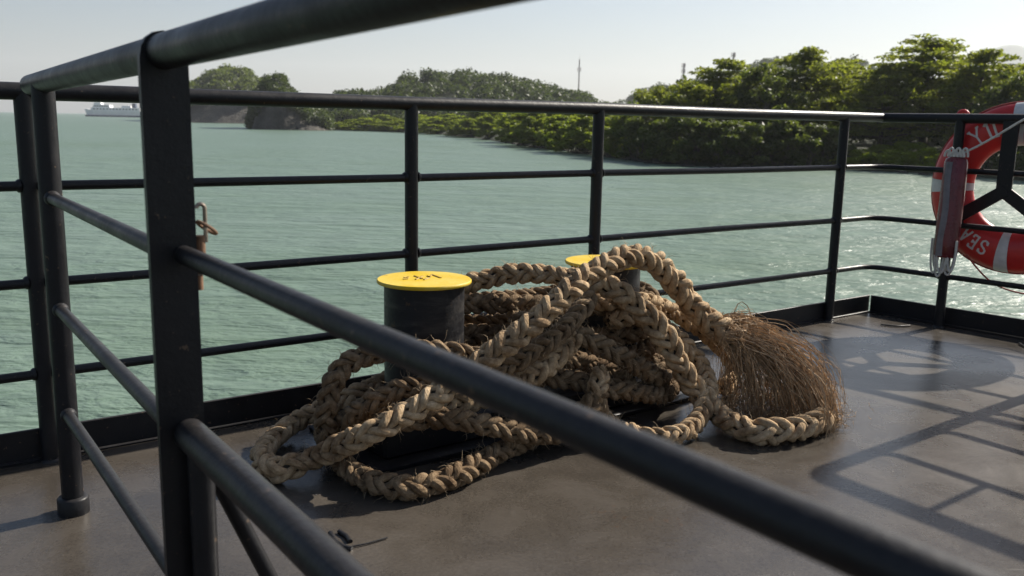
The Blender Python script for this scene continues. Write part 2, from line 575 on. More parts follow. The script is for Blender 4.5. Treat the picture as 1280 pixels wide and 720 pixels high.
a = np.linspace(0, 2 * np.pi, 96, endpoint=False)
radii = [0.0, 20, 60, 150, 400, 1000, 2500, SEA_R]
sv = [(0, 0, WATER)] + [(r * math.cos(t), r * math.sin(t), WATER) for r in radii[1:] for t in a]
sf = [(0, 1 + k, 1 + (k + 1) % 96) for k in range(96)]
for j in range(len(radii) - 2):
    for k in range(96):
        p, q = 1 + j * 96 + k, 1 + j * 96 + (k + 1) % 96
        sf.append((p, p + 96, q + 96, q))
me = bpy.data.meshes.new('sea')
me.from_pydata(sv, [], sf)
tag(link('sea', me, 'sea'), 'green hazy sea with small waves', kind='structure')

# deck plate
LF = C0 - U * 9
WE = C0 + W * 3.4
poly = [C0, LF, Vector((-7.5, -6, 0)), Vector((5.2, -6, 0)), WE]
mb = MB()
nP = len(poly)
for z in (0.0, -0.02):
    for p in poly:
        mb.v.append(Vector((p.x, p.y, z)))
mb.f.append(tuple(range(nP)))
mb.f.append(tuple(reversed(range(nP, 2 * nP))))
for i in range(nP):
    j = (i + 1) % nP
    mb.f.append((i, i + nP, j + nP, j))
deck = mb.build('deck', 'deck', smooth=False)
tag(deck, 'grey brown painted steel deck', kind='structure')


def toe_board(p, q, out):
    m = MB()
    d = (q - p).normalized()
    R = Matrix((d, out, Vector((0, 0, 1)))).transposed()
    m.box((p + q) / 2 + out * 0.004 + Vector((0, 0, 0.047)), ((q - p).length, 0.010, 0.096), R, 0.002)
    m.box((p + q) / 2 + out * -0.003 + Vector((0, 0, 0.004)), ((q - p).length, 0.014, 0.010), R, 0.003)   # weld fillet at the foot
    o = m.build('toe_board', 'black', deck)
    h = MB()
    h.box((p + q) / 2 + out * 0.012 + Vector((0, 0, -1.6)), ((q - p).length, 0.02, 3.14), R)
    h.build('hull_plate', 'black', deck)
    return o


toe_board(LF, C0 + U * 0.002, NO)
toe_board(C0 + W * 0.008, WE, NW)

# ------------------------------------------------------------------ side railing
ZR = [1.043, 0.790, 0.523, 0.261]
RO = Vector((0, 3.417, 0))                          # a point on the side rail line
RC = Vector((1.911, 4.788, 0))                      # rail corner
B_, C_, D_, E_ = [RO + U * t for t in (-1.627, -0.440, 0.409, 2.030)]
F_ = RC + W * 0.395
Z = Vector((0, 0, 1))


def weld(m, p, r, seg=14, h=0.008):
    m.lathe(p, [(r * 1.0 + 0.006, 0.0), (r + 0.005, h * 0.5), (r + 0.0005, h)], seg)


rail = empty('ship_railing', RC)
posts = [RO + U * (-1.627 - 1.19 * k) for k in (1, 2, 3)] + [B_, C_, D_, E_, F_, RC + W * 1.75, RC + W * 2.9]
for p in posts:
    m = MB()
    m.tube([p, p + Z * (ZR[0] - 0.004)], 0.0235, 18)
    weld(m, p, 0.0235)
    m.build('post', 'black', rail)
for i, z in enumerate(ZR):
    m = MB()
    r = 0.0235 if i == 0 else 0.0138
    off = Vector((0, 0, z))
    jit = [RO + U * (-1.627 - 1.19 * 3.4) + off]
    for t in (-1.627, -0.44, 0.409, 1.2, 2.03):
        jit.append(RO + U * t + off + Vector((0, 0, rnd.uniform(-.003, .003))))
    jit += [RC + off, RC + W * 0.345 + off, RC + W * 1.5 + off, RC + W * 3.2 + off]
    pts = fillet(jit, 0.02 if i == 0 else 0.10, 6)
    m.tube(pts, r, 18 if i == 0 else 12)
    m.build('top_rail' if i == 0 else 'rail', 'black', rail)
# weld collar where the two lengths of the top rail meet
m = MB()
m.tube([RC + Z * ZR[0] - U * 0.006, RC + Z * ZR[0] + W * 0.006], 0.0255, 18)
m.build('weld_seam', 'black', rail)
# weld beads where the rails run into the posts
for p in posts:
    for zi in (1, 2, 3):
        dv = U if p in (B_, C_, D_, E_) else (W if p == F_ else None)
        if dv is None:
            continue
        m = MB()
        for sg in (-1, 1):
            c = p + Z * ZR[zi] + dv * (0.0235 * sg)
            m.tube([c - dv * 0.002 * sg, c + dv * 0.004 * sg, c + dv * 0.009 * sg], [0.019, 0.0185, 0.0142], 12)
        m.build('weld_bead', 'black', rail)
# bracket carrying the ring: flat upright with two splayed legs
RT = Matrix((W, NW, Z)).transposed()
bw = RC + W * 0.635 - NW * 0.018
m = MB()
m.box(bw + Z * 0.865, (0.070, 0.012, 0.335), RT, 0.002)
m.build('ring_bracket_upright', 'black', rail)
for sgn in (-1, 1):
    m = MB()
    p0, p1 = bw + Z * 0.705, bw + W * (0.215 * sgn) + Z * 0.555
    d = (p1 - p0).normalized()
    R2 = Matrix((d, NW, d.cross(NW))).transposed()
    m.box((p0 + p1) / 2 + NW * 0.0015 * sgn, ((p1 - p0).length + 0.03, 0.0125, 0.06), R2, 0.002)
    m.box(p1 + d * 0.01 + NW * 0.02, (0.05, 0.07, 0.07), R2, 0.006)
    m.build('ring_bracket_leg', 'black', rail)
tag(rail, 'black tubular steel railing along the far edge of the deck, turning at the corner', 'railing')

# ------------------------------------------------------------------ gangway railing beside the camera
A_ = Vector((-1.091, 2.128, 0))
N_ = Vector((-0.487, 1.279, 0))
G = (Vector((0.148, 0.429, 0)) - Vector((-0.477, 1.289, 0))).normalized()
gate = empty('gangway_railing', A_)
m = MB()
m.tube([A_, A_ + Z * 1.05], 0.0255, 20)
m.build('post', 'black', gate)
m = MB()
m.lathe(A_, [(0.037, 0.0), (0.037, 0.038), (0.034, 0.042), (0.027, 0.044)], 24)
m.build('post_collar', 'black', gate)
# flat gate post with rounded head
Ug = Vector((-G.y, G.x, 0))
RG = Matrix((Ug, G, Z)).transposed()
m = MB()
hw, th = 0.0325, 0.0065
prof = [(-hw, 0.0), (hw, 0.0), (hw, 1.06)]
for k in range(9):
    t = math.pi * k / 8
    prof.append((hw * math.cos(t) * 0.99, 1.065 + 0.036 * math.sin(t)))
prof.append((-hw, 1.06))
for sy in (-th, th):
    for x, z in prof:
        m.v.append(N_ + RG @ Vector((x, sy, z)))
n = len(prof)
m.f.append(tuple(range(n)))
m.f.append(tuple(reversed(range(n, 2 * n))))
for i in range(n):
    j = (i + 1) % n
    m.f.append((j, i, i + n, j + n))
m.build('gate_post', 'black', gate, smooth=False)
m = MB()
pp = N_ + Ug * 0.018 + G * 0.028
m.tube([pp, pp + Z * 0.50], 0.019, 16)
weld(m, pp, 0.019)
m.build('post', 'black', gate)
# slanting stay
m = MB()
s0, s1 = N_ + Ug * 0.02 - G * 0.02 + Z * 0.52, N_ + Ug * 0.235 - G * 0.03 + Z * 0.0
m.tube([s0, s1], 0.0135, 14)
weld(m, s1, 0.014)
m.build('stay', 'black', gate)
# first bay: end post to gate post
zN = [1.072, 0.790, 0.523, 0.261]
zA = [1.056, 0.790, 0.523, 0.261]
for i in range(4):
    m = MB()
    p, q = A_ + Z * zA[i], N_ + Z * zN[i]
    d = (q - p).normalized()
    if i == 0:
        m.tube([p - d * 0.18, p, q - d * 0.006], 0.0245, 20)
    else:
        if i == 2:
            q = q - Z * 0.004
        m.tube([p + d * 0.015, q], 0.0138, 14)
    m.build('top_rail' if i == 0 else 'rail', 'black', gate)
for pnt, zz_, dv, rr_ in ((A_, zA, (N_ - A_).normalized(), 0.0138), (N_, zN, -(N_ - A_).normalized(), 0.0138)):
    for zi in (1, 2, 3):
        m = MB()
        off_ = 0.0255 if pnt == A_ else 0.0065
        c = pnt + Z * (zz_[zi] - (0.004 if zi == 2 and pnt == N_ else 0)) + dv * off_
        m.tube([c - dv * 0.003, c + dv * 0.004, c + dv * 0.010], [rr_ + .005, rr_ + .0045, rr_ + .0004], 14)
        m.build('weld_bead', 'black', gate)
# link to the side rail
for i in (1, 2, 3):
    m = MB()
    q = RO + U * -1.56 + Z * ZR[i]
    m.tube([A_ + Z * zA[i], q], 0.0125, 12)
    m.build('link_bar', 'black', gate)
# second bay runs past the camera
q0 = N_ + Z * 1.073
m = MB()
m.tube([q0 + G * 0.006, q0 + G * 1.2 + Z * 0.022, q0 + G * 2.6 + Z * 0.04], 0.0245, 22)
m.build('top_rail', 'black', gate)
P2 = Vector((-0.477, 1.289, 0.790))
m = MB()
m.tube([P2 - G * 0.0, P2 + G * 1.1, P2 + G * 2.6], 0.0140, 18)
weld_c = P2 + G * 0.004
m.build('rail', 'black', gate)
P3 = Vector((-0.467, 1.267, 0.523)) + Vector((0.0, 0.0, 0.0))
m = MB()
m.tube([P3 - G * 0.016, P3 - G * 0.012, P3 + G * 1.1, P3 + G * 2.6], [0.019, 0.0235, 0.0235, 0.0235], 20)
m.build('lower_rail', 'black', gate)
m = MB()
ep = N_ + G * 2.4
m.tube([ep, ep + Z * 1.1], 0.0235, 16)
m.build('post', 'black', gate)
# latch on the gate post
hp = N_ + Ug * 0.0385 - G * 0.008
m = MB()
loop = [hp + Z * 0.792, hp + Z * 0.855]
arc = [hp + Z * 0.855 + Ug * (0.006 - 0.006 * math.cos(t)) + Z * 0.006 * math.sin(t) for t in np.linspace(0, math.pi, 7)]
m.tube(arc[:1] + arc + [arc[-1] - Z * 0.05], 0.0032, 8)
m.build('latch_pin', 'steel', gate)
m = MB()
m.tube([hp + Z * 0.76 + Ug * 0.003, hp + Z * 0.815 + Ug * 0.003], 0.008, 12)
m.tube([hp + Z * 0.735 - Ug * 0.001, hp + Z * 0.757 - Ug * 0.001], 0.0065, 12)
m.build('latch_barrel', 'rust', gate)
m = MB()
cc = hp + Z * 0.826 + Ug * 0.014
ring = []
for k in range(21):
    t = 2 * math.pi * k / 20
    ring.append(cc + (Ug * 0.8 - Z * 0.55) * 0.017 * math.cos(t) + (G * 0.8 + Z * 0.3) * 0.009 * math.sin(t))
m.tube(ring, 0.0026, 8, cap=False)
m.build('latch_ring', 'rust', gate)
tag(gate, 'black gangway railing in front, thick pipes crossing the picture from left', 'railing')

# opposite gangway railing: stands just out of view on the right and throws its shadow on the deck
opp = empty('gangway_railing', (2.0, 3.318, 0))
O0 = Vector((2.000, 3.318, 0))
OD = -NO
zt = 1.05
m = MB()
m.tube(fillet([O0, O0 + Z * zt, O0 + Z * zt + OD * 2.6], 0.06, 8), 0.030, 18)
m.build('top_rail', 'black', opp)
for z in (0.79, 0.523, 0.261):
    m = MB()
    m.tube(fillet([O0 + Z * (z + 0.07), O0 + Z * z + OD * 0.035, O0 + Z * z + OD * 2.6], 0.05, 5), 0.0138, 12)
    m.build('rail', 'black', opp)
for t in (0.33, 0.62, 0.91, 1.2):
    m = MB()
    m.tube([O0 + OD * t + Z * 0.79, O0 + OD * t + Z * zt], 0.0125, 12)
    m.build('baluster', 'black', opp)
m = MB()
m.tube([O0 + OD * 1.9, O0 + OD * 1.9 + Z * zt], 0.0235, 14)
m.build('post', 'black', opp)
tag(opp, 'black gangway railing whose shadow falls across the deck at right', 'railing')

# ------------------------------------------------------------------ double bollard
B1 = Vector((-0.272, 2.755, 0))
B2 = Vector((0.335, 3.205, 0))
HB = 0.503
boll = empty('double_bollard', (B1 + B2) / 2)
ub = (B2 - B1).normalized()
nb = Vector((-ub.y, ub.x, 0))
RB = Matrix((ub, nb, Z)).transposed()
m = MB()
m.box((B1 + B2) / 2 + Z * 0.008, (1.34, 0.46, 0.016), RB, 0.003)
m.box((B1 + B2) / 2 + Z * 0.062, (1.24, 0.37, 0.092), RB, 0.012)
m.build('base_plate', 'black', boll)
for k, p in enumerate((B1, B2)):
    m = MB()
    m.lathe(p, [(0.135, 0.10), (0.128, 0.118), (0.1245, 0.13), (0.1245, HB - 0.012)], 56)
    po = m.build('bollard_post', 'bollard_paint', boll)
    m = MB()
    m.lathe(p, [(0.128, HB - 0.0115), (0.1445, HB - 0.011), (0.1465, HB - 0.008), (0.1465, HB - 0.003), (0.144, HB)], 72)
    cp = m.build('cap', 'cap_yellow', po)
    if k == 0:
        strokes = [[(518, 344.8), (523, 346.6), (528, 348.4)], [(528, 345.2), (523.5, 347.5), (519.5, 349.2)], [(505, 347), (511, 346.2), (509, 348.6), (504, 349)],
                   [(534, 345.0), (537, 346.0), (540, 343.2)], [(540, 343.2), (545, 345), (551, 347.2)], [(530, 349.6), (536, 347.4)]]
        for st in strokes:
            mm = MB()
            pts = [at(x, y, z=HB + 0.0012) for x, y in st]
            mm.tube(pts, 0.0034, 8, flat=0.6)
            mm.build('weld_mark', 'weld_bead', po)
tag(boll, 'pair of black bollards with yellow caps on one base, wrapped in rope', 'bollard')

# ------------------------------------------------------------------ mooring rope
rope = empty('mooring_rope', (0.1, 2.7, 0))
ROPE_R = 0.054            # at the frayed end


def way(lst):
    out = []
    for px, py, k, v in lst:
        if k == 'z':
            v = max(0.037, v - 0.013)
        out.append(at(px, py, **{k: v}))
    return out


def frames(C):
    n = len(C)
    T = np.gradient(C, axis=0)
    T /= np.linalg.norm(T, axis=1)[:, None]
    view = np.array([0, 0, CAM_H]) - C[0]
    u = view - T[0] * view.dot(T[0])
    u /= np.linalg.norm(u)
    Us = np.zeros_like(C)
    for i in range(n):
        v = np.array([0, 0, CAM_H]) - C[i]
        v /= np.linalg.norm(v)
        v = v - T[i] * v.dot(T[i])
        u = u - T[i] * u.dot(T[i])
        u /= np.linalg.norm(u)
        u = u + v * 0.06                # the lay settles slowly instead of spinning
        u = u - T[i] * u.dot(T[i])
        u /= np.linalg.norm(u)
        Us[i] = u
    return T, Us, np.cross(T, Us)


def sweep(P, rads, seg, Uh):
    """tube along P with per-ring radii (n,), oriented by Uh; returns verts, faces, uv"""
    n = len(P)
    T = np.gradient(P, axis=0)
    T /= np.linalg.norm(T, axis=1)[:, None]
    Uo = Uh - T * (Uh * T).sum(1)[:, None]
    Uo /= np.linalg.norm(Uo, axis=1)[:, None]
    Wo = np.cross(T, Uo)
    ang = np.linspace(0, 2 * np.pi, seg + 1)
    ring = Uo[:, None, :] * (np.cos(ang)[None, :, None] * 0.88) + Wo[:, None, :] * np.sin(ang)[None, :, None]
    V = P[:, None, :] + ring * rads[:, None, None]
    d = np.r_[0, np.cumsum(np.linalg.norm(np.diff(P, axis=0), axis=1))]
    uv = np.stack([np.broadcast_to(ang / (2 * np.pi), (n, seg + 1)), np.broadcast_to(d[:, None], (n, seg + 1))], 2)
    i = np.arange(n - 1)[:, None] * (seg + 1)
    k = np.arange(seg)[None, :]
    F = np.stack([i + k, i + k + 1, i + k + seg + 2, i + k + seg + 1], 2).reshape(-1, 4)
    return V.reshape(-1, 3), F, uv.reshape(-1, 2)


def fibres(starts, dirs, lens, rad, segs=3, droop=0.3, curl=0.5):
    """hair-thin three-sided fibres"""
    n = len(starts)
    V = np.zeros((n, segs + 1, 3, 3))
    p = starts.copy()
    d = dirs.copy()
    for s in range(segs + 1):
        a = np.cross(d, np.array([0.31, 0.77, 0.55]))
        a /= np.linalg.norm(a, axis=1)[:, None] + 1e-9
        b = np.cross(d, a)
        r = rad * (1 - 0.75 * s / segs)
        for k in range(3):
            t = 2 * np.pi * k / 3
            V[:, s, k] = p + (a * math.cos(t) + b * math.sin(t)) * r
        p = p + d * (lens / segs)[:, None]
        p[:, 2] = np.maximum(p[:, 2], 0.003)
        d = d + RNG.normal(0, curl, (n, 3)) * 0.5 + np.array([0, 0, -droop])
        d /= np.linalg.norm(d, axis=1)[:, None]
    base = (np.arange(n) * (segs + 1) * 3)[:, None, None]
    s = np.arange(segs)[None, :, None] * 3
    k = np.arange(3)[None, None, :]
    k2 = (k + 1) % 3
    F = np.stack([base + s + k, base + s + k2, base + s + 3 + k2, base + s + 3 + k], 3).reshape(-1, 4)
    return V.reshape(-1, 3), F


LAY = 4.7            # one turn of a strand, in rope radii


def rope_length(pts, fuzz=130, phase=0.0, radii=((0, 0.036), (1, 0.036)), mat='rope'):
    C, s = catmull(pts, 0.0055)
    rr = np.interp(s / s[-1], [r[0] for r in radii], [r[1] for r in radii])
    # stiff rope is never quite smooth
    for k in range(3):
        fr = rnd.uniform(5, 16)
        C[:, k] += np.sin(s * fr + rnd.uniform(0, 6)) * 0.0022
    C[:, 2] = np.maximum(C[:, 2], rr * 0.97)
    rr = rr * (1 + 0.035 * np.sin(s * 9 + phase) + 0.03 * np.sin(s * 23 + phase * 3))
    T, Uv, Wv = frames(C)
    core = MB()
    core.tube([Vector(c) for c in C[::5]], [float(x) * 0.52 for x in rr[::5]], 8)
    part = core.build('rope_length', 'rope_core', rope)
    ph = np.r_[0, np.cumsum(np.diff(s) * 2 * np.pi / (LAY * 0.5 * (rr[1:] + rr[:-1])))] + phase
    ph = ph + 0.35 * np.sin(s * 5.1 + phase)
    tw = 0.25 * np.sin(s * 2.3 + phase * 2) + np.pi / 4
    for hand in (1, -1):
        for k in (0, 1):
            for j in (0, 1):
                loc = hand * ph + np.pi * k + j * np.pi * 0.5 * 0.80 * hand
                th = loc + tw
                over = np.cos(2 * loc) * hand
                over = np.tanh(1.9 * over) / 0.956
                R = rr * (0.540 + 0.160 * over)
                rad = rr * (0.292 + 0.036 * over) * (1 + 0.10 * rnd.uniform(-1, 1) + 0.09 * np.sin(s * rnd.uniform(20, 70) + rnd.uniform(0, 6)))
                R = R * (1 + 0.06 * np.sin(s * rnd.uniform(15, 50) + rnd.uniform(0, 6)) + 0.05 * np.sin(s * rnd.uniform(50, 90) + rnd.uniform(0, 6)))
                er = Uv * np.cos(th)[:, None] + Wv * np.sin(th)[:, None]
                P = C + er * R[:, None]
                V, F, uv = sweep(P, rad, 10, er)
                V[:, 2] = np.maximum(V[:, 2], 0.0015)
                link('strand', np_mesh('strand', V, F, True, uv), mat, part)
    nf = int(s[-1] * fuzz)
    if nf > 3:
        idx = RNG.integers(0, len(C), nf)
        th = RNG.uniform(0, 2 * np.pi, nf)
        er = Uv[idx] * np.cos(th)[:, None] + Wv[idx] * np.sin(th)[:, None]
        st = C[idx] + er * rr[idx][:, None] * 0.9
        dr = er * 0.8 + T[idx] * RNG.normal(0, 0.8, nf)[:, None] + RNG.normal(0, 0.3, (nf, 3))
        dr /= np.linalg.norm(dr, axis=1)[:, None]
        V, F = fibres(st, dr, RNG.uniform(0.008, 0.036, nf), 0.0008, 3, 0.15, 0.6)
        o = link('loose_fibres', np_mesh('loose_fibres', V, F), 'fuzz', part)
        tag(o, kind='stuff')
    return C, T


Y, ZZ = 'Y', 'z'
main = [(1031, 524, ZZ, .050), (1010, 533, ZZ, .050), (986, 539, ZZ, .050), (947, 541, ZZ, .052), (912, 527, ZZ, .060), (881, 500, Y, 2.90), (858, 469, Y, 2.90),
        (838, 434, Y, 2.88), (811, 398, Y, 2.85), (780, 369, Y, 2.85), (745, 353, Y, 2.88), (705, 347, Y, 2.93), (650, 341, Y, 2.98), (600, 350, Y, 3.00), (550, 368, Y, 3.03),
        (520, 400, Y, 3.0), (508, 440, Y, 2.95), (492, 470, Y, 2.86), (445, 493, ZZ, .15), (396, 513, ZZ, .10), (362, 531, ZZ, .065), (337, 553, ZZ, .052), (328, 572, ZZ, .052),
        (347, 587, ZZ, .053), (392, 573, ZZ, .075), (430, 557, ZZ, .13), (470, 538, ZZ, .19), (514, 513, Y, 2.33), (560, 482, Y, 2.38), (610, 446, Y, 2.44), (655, 412, Y, 2.50),
        (700, 374, Y, 2.58), (745, 338, Y, 2.70), (785, 320, Y, 2.82), (818, 326, Y, 2.90), (846, 355, Y, 2.98), (872, 389, Y, 3.03), (908, 418, Y, 3.06)]
C_main, T_main = rope_length(way(main), 150, 0.3, ((0, .042), (.06, .044), (.18, .043), (.3, .037), (.5, .035), (.7, .038), (.88, .041), (.93, .044), (.97, .050), (1, .056)))
runs = [
    # loop on the left, then round the front along the deck
    ([(690, 428, Y, 2.80), (640, 440, Y, 2.70), (600, 445, Y, 2.62), (560, 439, Y, 2.57), (520, 437, Y, 2.55), (480, 441, Y, 2.54), (452, 447, Y, 2.54), (430, 458, Y, 2.53), (416, 480, Y, 2.50),
      (408, 508, Y, 2.48), (405, 535, Y, 2.48), (411, 558, ZZ, .07), (428, 580, ZZ, .050), (452, 597, ZZ, .050), (482, 606, ZZ, .050), (515, 608, ZZ, .050), (559, 598, ZZ, .050),
      (601, 578, ZZ, .050), (640, 558, ZZ, .055), (680, 540, ZZ, .07), (715, 524, ZZ, .10), (738, 505, Y, 2.68), (750, 480, Y, 2.76)], 260, 1.1),
    # right: over the bollard shoulder, down to the deck and round in front
    ([(760, 400, Y, 3.0), (795, 396, Y, 3.03), (824, 405, Y, 3.02), (856, 431, Y, 3.02), (880, 462, Y, 3.0), (886, 492, ZZ, .12), (872, 524, ZZ, .060), (845, 543, ZZ, .050), (808, 545, ZZ, .050),
      (772, 533, ZZ, .06), (752, 518, ZZ, .10), (747, 494, Y, 2.70), (752, 462, Y, 2.76)], 160, 2.2),
    ([(640, 392, Y, 3.04), (690, 384, Y, 3.0), (740, 376, Y, 2.99), (790, 376, Y, 3.02), (830, 384, Y, 3.14), (862, 401, Y, 3.2), (895, 428, Y, 3.22), (918, 462, ZZ, .07), (905, 486, ZZ, .05)], 120, 0.6),
    # fuzzy turns round the right bollard
    ([(640, 402, Y, 2.92), (690, 404, Y, 2.84), (723, 417, Y, 2.80), (757, 436, Y, 2.81), (790, 455, Y, 2.85), (818, 470, Y, 2.94), (833, 472, Y, 3.08), (822, 455, Y, 3.30), (770, 440, Y, 3.40)], 700, 1.7),
    ([(640, 470, Y, 2.72), (690, 472, Y, 2.76), (732, 480, Y, 2.78), (779, 489, Y, 2.81), (815, 493, Y, 2.90), (838, 486, Y, 3.05), (835, 470, Y, 3.22)], 220, 0.2),
    ([(630, 436, Y, 2.84), (680, 443, Y, 2.80), (740, 455, Y, 2.86), (790, 474, Y, 2.92)], 120, 2.9),
    # under the long bright run
    ([(738, 372, Y, 2.84), (714, 401, Y, 2.72), (690, 425, Y, 2.63), (655, 448, Y, 2.57), (610, 468, Y, 2.54), (570, 477, Y, 2.52), (534, 481, Y, 2.50), (500, 487, Y, 2.48), (463, 506, Y, 2.46),
      (432, 526, Y, 2.50), (412, 542, ZZ, .06)], 420, 2.4),
    ([(716, 424, Y, 2.78), (703, 441, Y, 2.71), (680, 461, Y, 2.66), (645, 482, Y, 2.61), (600, 500, Y, 2.57), (560, 507, Y, 2.53), (520, 512, Y, 2.50), (478, 522, Y, 2.50), (440, 530, Y, 2.58)], 420, 0.9),
    ([(470, 534, Y, 2.46), (505, 526, Y, 2.44), (540, 522, Y, 2.43), (582, 526, Y, 2.45), (623, 534, Y, 2.48), (655, 541, Y, 2.52), (700, 540, Y, 2.60), (745, 520, Y, 2.72)], 150, 1.5),
]
for ir, (pts, fz, phs) in enumerate(runs):
    rope_length(way(pts), fz, phs, ((0, rnd.uniform(.034, .038)), (1, rnd.uniform(.033, .037))), 'rope' if ir in (1, 2, 7) else 'rope_dark')
# turns hidden between the two bollards
for k, z in enumerate((0.375, 0.28, 0.19)):
    e = 0.164 + 0.004 * k
    pts = [B1 + nb * e + ub * 0.0, B1 + nb * (e - 0.03) + ub * 0.09, (B1 + B2) / 2 + nb * 0.02, B2 - nb * (e - 0.02) - ub * 0.08, B2 - nb * e + ub * 0.03, B2 + ub * (e * 0.8) - nb * e * 0.6,
           B2 + ub * e + nb * 0.02, B2 + ub * e * 0.65 + nb * e * 0.72, B2 + nb * e - ub * 0.03, (B1 + B2) / 2 + nb * (0.16 + 0.03 * k), B1 + nb * (e + 0.08) + ub * 0.10]
    rope_length([p + Z * (z + 0.012 * math.sin(i * 1.3 + k)) for i, p in enumerate(pts)], 120, 0.7 * k, ((0, .036), (1, .036)), 'rope_dark')

# frayed tassel at the upper end
E0 = Vector(C_main[-1])
ET = Vector(T_main[-1])


def yarns(n, rad, spread, seg=14, sides=4):
    Vs, Fs = [], []
    off = 0
    side = Vector((0, 0, 1)).cross(ET).normalized()
    for i in range(n):
        a = rnd.uniform(0, 2 * math.pi)
        if i % 9 == 0:
            lock = (rnd.random() ** 0.8, rnd.gauss(0, 1), rnd.gauss(0, 1), rnd.gauss(0, 1), rnd.random(), rnd.uniform(0, 2 * math.pi), [rnd.gauss(0, 1) * 0.013 for _ in range(6)])
        a = lock[5] + rnd.gauss(0, 0.35)
        f = min(1.0, max(0.0, lock[0] + rnd.gauss(0, 0.035)))
        rr = ROPE_R * 0.85 * math.sqrt(rnd.random())
        upv = ET.cross(side).normalized()
        p0 = E0 + (side * math.cos(a) + upv * math.sin(a)) * rr - ET * rnd.uniform(0.0, 0.05)
        # landing: a fan on the deck from below the rope end out towards the right
        ex = 905 + (1046 - 905) * f + lock[1] * 8 + rnd.gauss(0, 3)
        ez = abs(rnd.gauss(0.012, 0.015)) + (0.10 * rnd.random() if rnd.random() < 0.35 else 0)
        fy = 3.18 - 0.30 * f + lock[2] * 0.075 + rnd.gauss(0, 0.02)
        q = at(ex, 500, Y=fy)
        p3 = Vector((q.x, q.y, max(0.004, ez)))
        reach = 0.04 + 0.16 * f + rnd.uniform(-0.03, 0.05)
        p1 = p0 + ET * reach + Vector((rnd.gauss(0, .012), lock[3] * .03 + rnd.gauss(0, .012), 0.03 + 0.13 * lock[4] + rnd.gauss(0, .012)))
        p2 = p3 + Vector((-0.02 + lock[3] * 0.045 + rnd.gauss(0, .015), lock[1] * 0.045 + rnd.gauss(0, .015), (0.08 + 0.14 * lock[4] + rnd.gauss(0, .02)) * spread))
        pts = []
        wv = [x_ + rnd.gauss(0, 1) * 0.003 for x_ in lock[6]]
        if rnd.random() < 0.12:
            wv = [rnd.gauss(0, 1) * 0.02 for _ in range(6)]
        for k in range(seg + 1):
            t = k / seg
            p = p0 * (1 - t) ** 3 + p1 * 3 * t * (1 - t) ** 2 + p2 * 3 * t * t * (1 - t) + p3 * t ** 3
            w_ = math.sin(t * math.pi)
            p = p + Vector((math.sin(t * 9 + wv[0] * 900) * wv[1] + math.sin(t * 21 + wv[2] * 500) * wv[3] * .6, math.sin(t * 11 + wv[3] * 900) * wv[4], math.sin(t * 14 + wv[5] * 700) * wv[5] * .6)) * w_
            p.z = max(p.z, 0.004)
            pts.append(p)
        mb = MB()
        r0 = rad * rnd.uniform(0.6, 1.35)
        mb.tube(pts, [r0 * (1 - 0.35 * k / seg) for k in range(seg + 1)], sides)
        Vs += mb.v
        Fs += [tuple(x + off for x in f_) for f_ in mb.f]
        off = len(Vs)
    return Vs, Fs


for nm, n, rad, sp in (('frayed_yarns', 330, 0.0023, 1.0), ('frayed_fibres', 420, 0.0010, 1.2)):
    Vs, Fs = yarns(n, rad, sp)
    mb = MB()
    mb.v, mb.f = Vs, Fs
    o = mb.build(nm, 'fibre', rope)
    tag(o, 'brown unravelled yarns spilling from the rope end', kind='stuff')
# whiskers at the lower end of the rope and tangled lint under the tassel
e1, t1 = C_main[0], -T_main[0]
n = 520
st = e1 + RNG.normal(0, 0.018, (n, 3))
dr = t1 + RNG.normal(0, 0.45, (n, 3))
dr /= np.linalg.norm(dr, axis=1)[:, None]
V, F = fibres(st, dr, RNG.uniform(0.02, 0.085, n), 0.0013, 4, 0.35, 0.5)
tag(link('frayed_tip', np_mesh('frayed_tip', V, F), 'fibre', rope), kind='stuff')
n = 1500
q = at(965, 500, Y=3.02)
st = np.stack([RNG.normal(q.x, 0.10, n), RNG.normal(q.y, 0.085, n), np.abs(RNG.normal(0.01, 0.035, n)) + 0.004], 1)
dr = RNG.normal(0, 1, (n, 3))
dr /= np.linalg.norm(dr, axis=1)[:, None]
V, F = fibres(st, dr, RNG.uniform(0.02, 0.06, n), 0.0011, 5, 0.05, 0.9)
tag(link('tangled_lint', np_mesh('tangled_lint', V, F), 'fibre', rope), kind='stuff')
tag(rope, 'thick plaited tan mooring rope heaped over the bollards, one end frayed', 'rope')

# ------------------------------------------------------------------ lifebuoy on the end rail
ring_c = at(1273, 236, Y=4.36)
buoy = empty('lifebuoy', ring_c)
RR = Matrix((W, Z, -NW)).transposed()             # local x along the rail, y up, z towards the deck
R_MAJ, R_MIN, FLAT = 0.307, 0.100, 0.58


def ring_pt(ang, tang, grow=0.0):
    r = R_MAJ + (R_MIN + grow) * math.cos(tang)
    return ring_c + RR @ Vector((r * math.cos(ang), r * math.sin(ang), (R_MIN * FLAT + grow) * math.sin(tang)))


def ring_arc(a0, a1, grow, nseg, closed=False):
    m = MB()
    k = 24
    cnt = nseg if closed else nseg + 1
    for i in range(cnt):
        a_ = a0 + (a1 - a0) * i / nseg
        for j in range(k):
            m.v.append(ring_pt(a_, 2 * math.pi * j / k, grow))
    for i in range(nseg):
        for j in range(k):
            i2 = (i + 1) % cnt
            m.f.append((i * k + j, i * k + (j + 1) % k, i2 * k + (j + 1) % k, i2 * k + j))
    return m


ring_arc(0, 2 * math.pi, 0, 96, True).build('ring', 'buoy_red', buoy)
for d in (92, 181, 266, 1):
    c = math.radians(d)
    ring_arc(c - 0.085, c + 0.085, 0.0025, 8).build('reflective_band', 'buoy_white', buoy)

